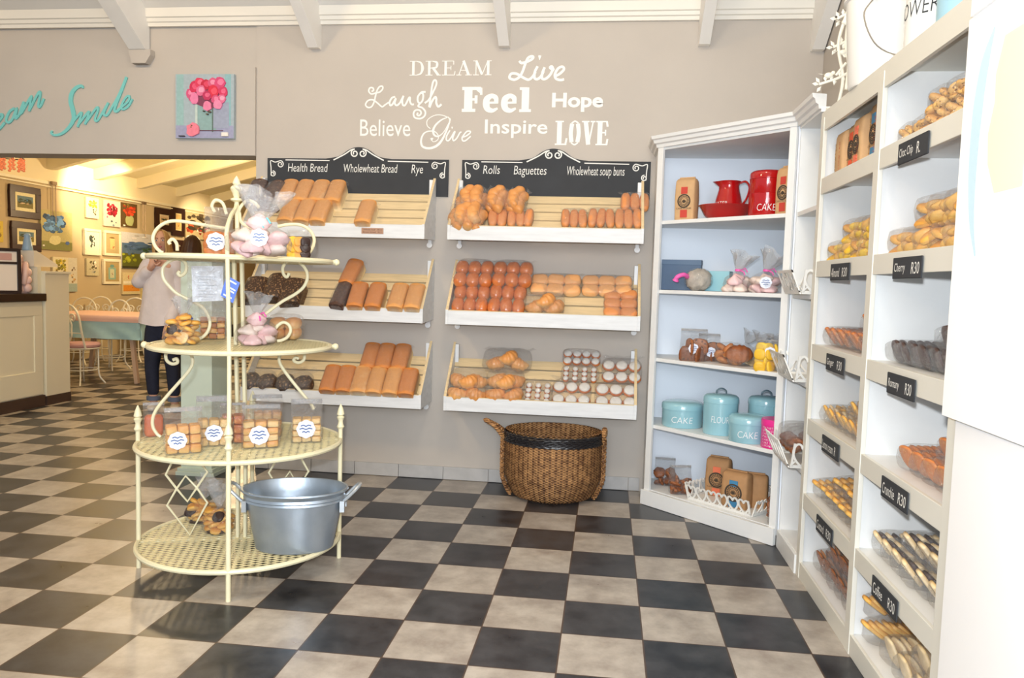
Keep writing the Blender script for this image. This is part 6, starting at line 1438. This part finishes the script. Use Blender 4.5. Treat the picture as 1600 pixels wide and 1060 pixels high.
# far table with pale cloth and dark bottles
ft = thing('far_table', 'far cafe table with a pale green cloth behind the chairs', 'table', (-6.2, 8.3, 0))
MB().box(-.8, .8, -.45, .45, .86, .9).box(-.81, .81, -.46, .46, .6, .9).build('cloth', mat('cloth_pale', (196, 204, 190), .85), ft, bev=.01)
MB().box(-.6, .6, -.3, .3, 0, .6).build('base', M_dark, ft)
for i, x in enumerate((-6.35, -6.2, -5.95, -5.85)):
    b_ = thing('dark_bottle', 'dark bottle on the far table, %s from the left' % ORD[i], 'bottle', (x-.2, 8.1+.05*(i % 2), .902), group='dark bottles on the far table')
    MB().lathe([(0, 0), (.035, 0), (.038, .01), (.038, .13), (.014, .18), (.013, .25), (0, .25)], 14).build('glass', mat('bottle_dark', (40, 30, 30), .2), b_, True)
# ================================================================ PEOPLE
M_skin = mat('skin', (222, 172, 146), .5, var=.04, scale=20)
def skinned(name, nodes, edges, root, m, parent, sub=2, merge_with=None):
    """one continuous surface grown around a skeleton with a radius at every joint"""
    names = list(nodes); idx = {k: i for i, k in enumerate(names)}
    me = bpy.data.meshes.new(name); me.from_pydata([tuple(nodes[k][0]) for k in names], [(idx[a], idx[b]) for a, b in edges], [])
    o = bpy.data.objects.new(name, me); COL.objects.link(o)
    o.modifiers.new('s', 'SKIN'); 
    if not me.skin_vertices: me.skin_vertices.new()
    for k in names:
        v = me.skin_vertices[0].data[idx[k]]; r = nodes[k][1]; v.radius = r if isinstance(r, tuple) else (r, r); v.use_root = (k == root)
    sb = o.modifiers.new('u', 'SUBSURF'); sb.levels = sub; sb.render_levels = sub
    dg = bpy.context.evaluated_depsgraph_get(); dg.update()
    me2 = bpy.data.meshes.new_from_object(o.evaluated_get(dg)); bpy.data.objects.remove(o); bpy.data.meshes.remove(me)
    if merge_with:
        bm = bmesh.new(); bm.from_mesh(me2); bm.from_mesh(merge_with); bm.to_mesh(me2); bm.free()
    me2.name = name; me2.materials.clear(); me2.materials.append(m)
    for p in me2.polygons: p.use_smooth = True; p.material_index = 0
    return link(name, me2, parent)
def head_mesh(c, R3, s=1.0):
    """skull, jaw, nose, brow and lips in one surface; face looks along -y before R3"""
    def shape(x, y, z):
        q = 1.0
        if z < -.1: q *= 1-.22*(-z-.1)*(1 if y > -.3 else .55)
        return q
    mb = MB(); nu, nv = 32, 24; vs = []; fs = []
    for j in range(nv+1):
        ph = -PI/2+PI*j/nv
        for i in range(nu):
            a = 2*PI*i/nu; x, y, z = math.cos(ph)*math.cos(a), math.cos(ph)*math.sin(a), math.sin(ph); q = shape(x, y, z)
            X, Y, Z = .076*x*q, .096*y*q, .122*z
            f = max(0, -y)
            Y -= f**3*(.026*math.exp(-((x/.16)**2+((z+.12)/.16)**2))+.012*math.exp(-((x/.13)**2+((z-.12)/.25)**2)))      # nose
            Y += f**3*.010*(math.exp(-(((x-.38)/.18)**2+((z-.12)/.12)**2))+math.exp(-(((x+.38)/.18)**2+((z-.12)/.12)**2)))  # eye sockets
            Y -= f**3*.008*math.exp(-((x/.3)**2+((z+.47)/.09)**2)); Y -= f*.012*math.exp(-((x/.35)**2+((z+.82)/.15)**2))          # lips, chin
            vs.append((X, Y, Z))
    for j in range(nv):
        for i in range(nu): fs.append((j*nu+i, j*nu+(i+1) % nu, (j+1)*nu+(i+1) % nu, (j+1)*nu+i))
    mb.add(vs, fs)
    for sx in (-1, 1): mb.ell((sx*.078, .006, .0), (.01, .02, .032), 10, 8)
    M = Matrix.Translation(c) @ R3.to_4x4() @ Matrix.Scale(s, 4)
    mb2 = MB().add(mb.v, mb.f, 0, M); return mb2.mesh('head', M_skin, 'all'), M
def face(t, M, lip=(196, 104, 100), brow=(140, 100, 66), par=None):
    for sx in (-1, 1):
        e = MB().ell((sx*.031, -.085, .013), (.0135, .008, .008), 12, 8, M=M).build('eye', mat('eye_white', (236, 232, 228), .2), par, 'all')
        MB().ell((sx*.031, -.0905, .013), (.0068, .004, .0072), 10, 6, M=M).build('iris', mat('iris', (60, 60, 66), .2), e, 'all')
        MB().tube([M @ Vector((sx*.014, -.097, .033)), M @ Vector((sx*.032, -.096, .04)), M @ Vector((sx*.05, -.082, .034))], .0035, 6).build('eyebrow', mat('brow', brow, .7), par, True)
    MB().ell((0, -.098, -.056), (.024, .008, .0085), 14, 8, M=M).build('lips', mat('lips', lip, .4), par, 'all')
def hand(nodes, edges, wrist, at, d, side, curl, r=.0125, L=.085):
    """palm with five separate fingers; d = pointing direction, side = thumb direction, curl = bend direction"""
    at = Vector(at); d = Vector(d).normalized(); side = (Vector(side)-d*Vector(side).dot(d)).normalized(); curl = Vector(curl).normalized(); p = wrist
    nodes[p+'pk'] = (at+d*.05, (.036, .018)); edges.append((p, p+'pk'))
    for i, (o, l) in enumerate(((.030, .86), (.010, 1), (-.010, .95), (-.030, .75))):
        k = p+'f%d' % i; b = at+d*.085+side*o
        nodes[k+'a'] = (b, r); nodes[k+'b'] = (b+d*L*.45*l+curl*.012, r*.85); nodes[k+'c'] = (b+d*L*.75*l+curl*.036, r*.7)
        edges += [(p+'pk', k+'a'), (k+'a', k+'b'), (k+'b', k+'c')]
    nodes[p+'t1'] = (at+d*.035+side*.045+curl*.008, r*1.05); nodes[p+'t2'] = (at+d*.075+side*.062+curl*.022, r*.8); edges += [(p+'pk', p+'t1'), (p+'t1', p+'t2')]
WG = onz(252, 640); WF = Vector((_f.x, _f.y, 0)).normalized()
wm = thing('person', 'blonde woman in a loose white blouse and dark jeans holding one hand to her mouth', 'person', WG)
def W(px, py, off=0): return onp(px, py, WG-WF*off, WF)-WG
hc = W(253, 379, .02); tocam = (Vector((CAMP.x, CAMP.y, 0))-Vector((WG.x, WG.y, 0))); az = math.atan2(tocam.y, tocam.x)+PI/2
R3 = Euler((-.05, -.06, az-.25)).to_matrix()
hm, HMx = head_mesh(hc, R3, 1.0)
N_ = {'pelvis': (W(253, 512), (.15, .115)), 'waist': (W(253, 480), (.125, .1)), 'chest': (W(254, 430), (.15, .11)), 'collar': (W(254, 409), (.1, .07)), 'neck': (W(253, 402), .055), 'skull': (W(253, 390), .05),
      'shl': (W(236, 412), .062), 'ell': (W(217, 441, .03), .045), 'wrl': (W(236, 418, .15), .032),
      'shr': (W(272, 412), .062), 'elr': (W(281, 462, .0), .046), 'wrr': (W(262, 511, .14), .032),
      'hil': (W(242, 522), .105), 'knl': (W(237, 572, .02), .066), 'anl': (W(240, 628), .042), 'tol': (W(237, 637, .14), (.045, .025)), 'hel': (W(241, 636), .035),
      'hir': (W(265, 522), .105), 'knr': (W(270, 574, .02), .066), 'anr': (W(273, 630), .042), 'tor': (W(273, 640, .14), (.045, .025)), 'her': (W(274, 638), .035)}
E_ = [('pelvis', 'waist'), ('waist', 'chest'), ('chest', 'collar'), ('collar', 'neck'), ('neck', 'skull'), ('collar', 'shl'), ('shl', 'ell'), ('ell', 'wrl'), ('collar', 'shr'), ('shr', 'elr'), ('elr', 'wrr'),
      ('pelvis', 'hil'), ('hil', 'knl'), ('knl', 'anl'), ('anl', 'hel'), ('hel', 'tol'), ('pelvis', 'hir'), ('hir', 'knr'), ('knr', 'anr'), ('anr', 'her'), ('her', 'tor')]
rt = Vector((WF.y, -WF.x, 0))
hand(N_, E_, 'wrl', N_['wrl'][0], Vector((0, 0, 1))+rt*.25-WF*.0, rt, rt*.6+WF*.4, .0115, .08)
hand(N_, E_, 'wrr', N_['wrr'][0], Vector((0, 0, -1))-rt*.35, -WF, -rt*.2+WF*.5, .0115, .08)
body = skinned('body', N_, E_, 'pelvis', M_skin, wm, 2, hm)
face(wm, HMx, par=body)
def grow(keys, d, over=None): 
    out = {}
    for k in keys:
        p, r = N_[k]; out[k] = (p, tuple(x+d for x in r) if isinstance(r, tuple) else r+d)
    out.update(over or {}); return out
M_jean = mat('dark_denim', (30, 36, 58), .8, var=.2, scale=30)
jn = grow(['pelvis', 'hil', 'knl', 'hir', 'knr'], .012, {'top': (W(253, 493), (.15, .12)), 'cl': (W(240, 620), .062), 'cr': (W(273, 622), .062), 'pelvis': (W(253, 505), (.165, .13))})
skinned('jeans', jn, [('pelvis', 'top'), ('pelvis', 'hil'), ('hil', 'knl'), ('knl', 'cl'), ('pelvis', 'hir'), ('hir', 'knr'), ('knr', 'cr')], 'pelvis', M_jean, wm)
for k, px, py in (('l', 240, 622), ('r', 273, 624)):
    c = W(px, py); MB().lathe([(.062, -.02), (.07, -.022), (.072, .02), (.066, .024)], 20, c=c).build('turn_up', mat('denim_cuff', (96, 108, 130), .8), wm, True)
M_bl = mat('white_blouse', (236, 226, 226), .8, var=.06, scale=12, bump=.5, bscale=16)
# loose blouse: a lofted tunic with its own folds, plus sleeves grown from the shoulders
ring = [(507, 254, .245, .17), (495, 254, .235, .165), (475, 254, .21, .155), (450, 254, .195, .15), (432, 254, .19, .14), (419, 254, .195, .12), (411, 254, .165, .098), (407, 254, .115, .085)]
tb2 = MB(); n = 40; vs = []; fs = []
for j, (py, px, rx, ry) in enumerate(ring):
    c = W(px, py)
    for i in range(n):
        a = 2*PI*i/n; f_ = 1+(.035*math.sin(a*9+j*.2)+.02*math.sin(a*5+1))*max(0, 1-j/5)
        vs.append(c+rt*(rx*math.cos(a)*f_)+(-WF)*(ry*math.sin(a)*f_)+Vector((0, 0, (-.035*max(0, math.sin(a)) if j >= 6 else .012*math.sin(a*3)*(j == 0)))))
for j in range(len(ring)-1):
    for i in range(n): fs.append((j*n+i, j*n+(i+1) % n, (j+1)*n+(i+1) % n, (j+1)*n+i))
tb2.add(vs, fs).build('blouse', M_bl, wm, 'all')
for k, s_ in (('l', .9), ('r', .97)):
    a, b, c = N_['sh'+k][0], N_['el'+k][0], N_['wr'+k][0]; cc = b+(c-b)*s_
    MB().tube(cr([a+(N_['collar'][0]-a)*.35, a, a+(b-a)*.5, b, b+(cc-b)*.5, cc], 6), [.075]*5+[.085]*6+[.08]*6+[.074]*6+[.066]*6+[.05, .046], 18).build('sleeve', M_bl, wm, 'all')
M_hair = mat('blonde_hair', (206, 164, 104), .5, var=.3, scale=40, stretch=(3, 3, .6))
# hair: cap over the skull, parted, falling behind the ears to the shoulders
def haircap(M, m, par, length=.16, front=.55, name='hair'):
    vs = []; fs = []; nu, nv = 40, 18
    for j in range(nv+1):
        t = j/nv
        for i in range(nu+1):
            a = -PI/2+front+(2*PI-2*front)*i/nu           # gap of the face around -y
            edge = min(i, nu-i)/nu
            if t < .62:
                ph = PI/2*(1-t/.62*.98); r = 1.10+.03*math.sin(i*1.7)
                x, y, z = .076*r*math.cos(ph)*math.cos(a), .096*r*math.cos(ph)*math.sin(a), .122*1.08*math.sin(ph)
            else:
                u = (t-.62)/.38; r = 1.13+.1*math.sin(u*2.2)+.04*math.sin(i*1.7+u*2)
                x, y, z = .076*r*math.cos(a), .096*r*math.sin(a)+.01*u, .004-length*u
            vs.append(M @ Vector((x, y, z)))
    for j in range(nv):
        for i in range(nu): fs.append((j*(nu+1)+i, j*(nu+1)+i+1, (j+1)*(nu+1)+i+1, (j+1)*(nu+1)+i))
    o = MB().add(vs, fs).build(name, m, par, 'all'); md = o.modifiers.new('thickness', 'SOLIDIFY'); md.thickness = .014; md.offset = -.2
    return o
haircap(HMx, M_hair, wm, .15, .62)
M_shoe = mat('pale_shoe', (226, 214, 196), .6)
for k in 'lr':
    a, b = N_['he'+k][0], N_['to'+k][0]; d = (b-a); d.z = 0; d.normalize(); z0 = 0
    M = Matrix((Vector((-d.y, d.x, 0)), d, Vector((0, 0, 1)))).transposed().to_4x4(); M.translation = Vector(((a.x+b.x)/2, (a.y+b.y)/2, .035))
    MB().ell((0, 0, 0), (.05, .14, .034), 18, 10, p=.7, M=M).build('shoe', M_shoe, wm, 'all')
# second visitor behind the stand
G2 = onz(300, 632)
p2 = thing('person', 'brown-haired visitor in a mauve top standing behind the display stand', 'person', G2)
def W2(px, py, off=0): return onp(px, py, G2-WF*off, WF)-G2
R3b = Euler((.1, 0, az+PI-.7)).to_matrix(); h2 = W2(300, 386)
hm2, HM2 = head_mesh(h2, R3b, .98)
N2 = {'pelvis': (W2(302, 512), (.15, .11)), 'waist': (W2(302, 480), (.12, .09)), 'chest': (W2(301, 432), (.15, .1)), 'collar': (W2(301, 414), (.09, .06)), 'neck': (W2(300, 406), .052), 'skull': (W2(300, 396), .05),
      'shl': (W2(284, 418), .055), 'ell': (W2(279, 462), .043), 'wrl': (W2(286, 500, .1), .03), 'shr': (W2(319, 418), .055), 'elr': (W2(325, 462), .043), 'wrr': (W2(322, 502, .1), .03),
      'hil': (W2(292, 522), .1), 'knl': (W2(290, 572), .064), 'anl': (W2(291, 622), .042), 'tol': (W2(291, 630, -.13), (.042, .025)), 'hir': (W2(312, 522), .1), 'knr': (W2(313, 574), .064), 'anr': (W2(313, 624), .042), 'tor': (W2(313, 632, -.13), (.042, .025))}
E2 = [('pelvis', 'waist'), ('waist', 'chest'), ('chest', 'collar'), ('collar', 'neck'), ('neck', 'skull'), ('collar', 'shl'), ('shl', 'ell'), ('ell', 'wrl'), ('collar', 'shr'), ('shr', 'elr'), ('elr', 'wrr'), ('pelvis', 'hil'), ('hil', 'knl'), ('knl', 'anl'), ('anl', 'tol'), ('pelvis', 'hir'), ('hir', 'knr'), ('knr', 'anr'), ('anr', 'tor')]
hand(N2, E2, 'wrl', N2['wrl'][0], (0, 0, -1), -WF, rt*.3, .0115, .08); hand(N2, E2, 'wrr', N2['wrr'][0], (0, 0, -1), -WF, rt*-.3, .0115, .08)
b2 = skinned('body', N2, E2, 'pelvis', M_skin, p2, 2, hm2); face(p2, HM2, par=b2)
def grow2(keys, d): return {k: (N2[k][0], tuple(x+d for x in N2[k][1]) if isinstance(N2[k][1], tuple) else N2[k][1]+d) for k in keys}
tk = ['pelvis', 'waist', 'chest', 'collar', 'shl', 'ell', 'shr', 'elr']
skinned('top', grow2(tk, .014), [e for e in E2 if e[0] in tk and e[1] in tk], 'pelvis', mat('mauve_top', (112, 88, 112), .8, var=.1), p2)
lk = ['pelvis', 'hil', 'knl', 'anl', 'hir', 'knr', 'anr']; g2 = grow2(lk, .012); g2['pelvis'] = (W2(302, 516), (.158, .118))
skinned('trousers', g2, [e for e in E2 if e[0] in lk and e[1] in lk], 'pelvis', M_jean, p2)
haircap(HM2, mat('brown_hair', (74, 46, 30), .45, var=.3, scale=40, stretch=(3, 3, .6)), p2, .2, .55)
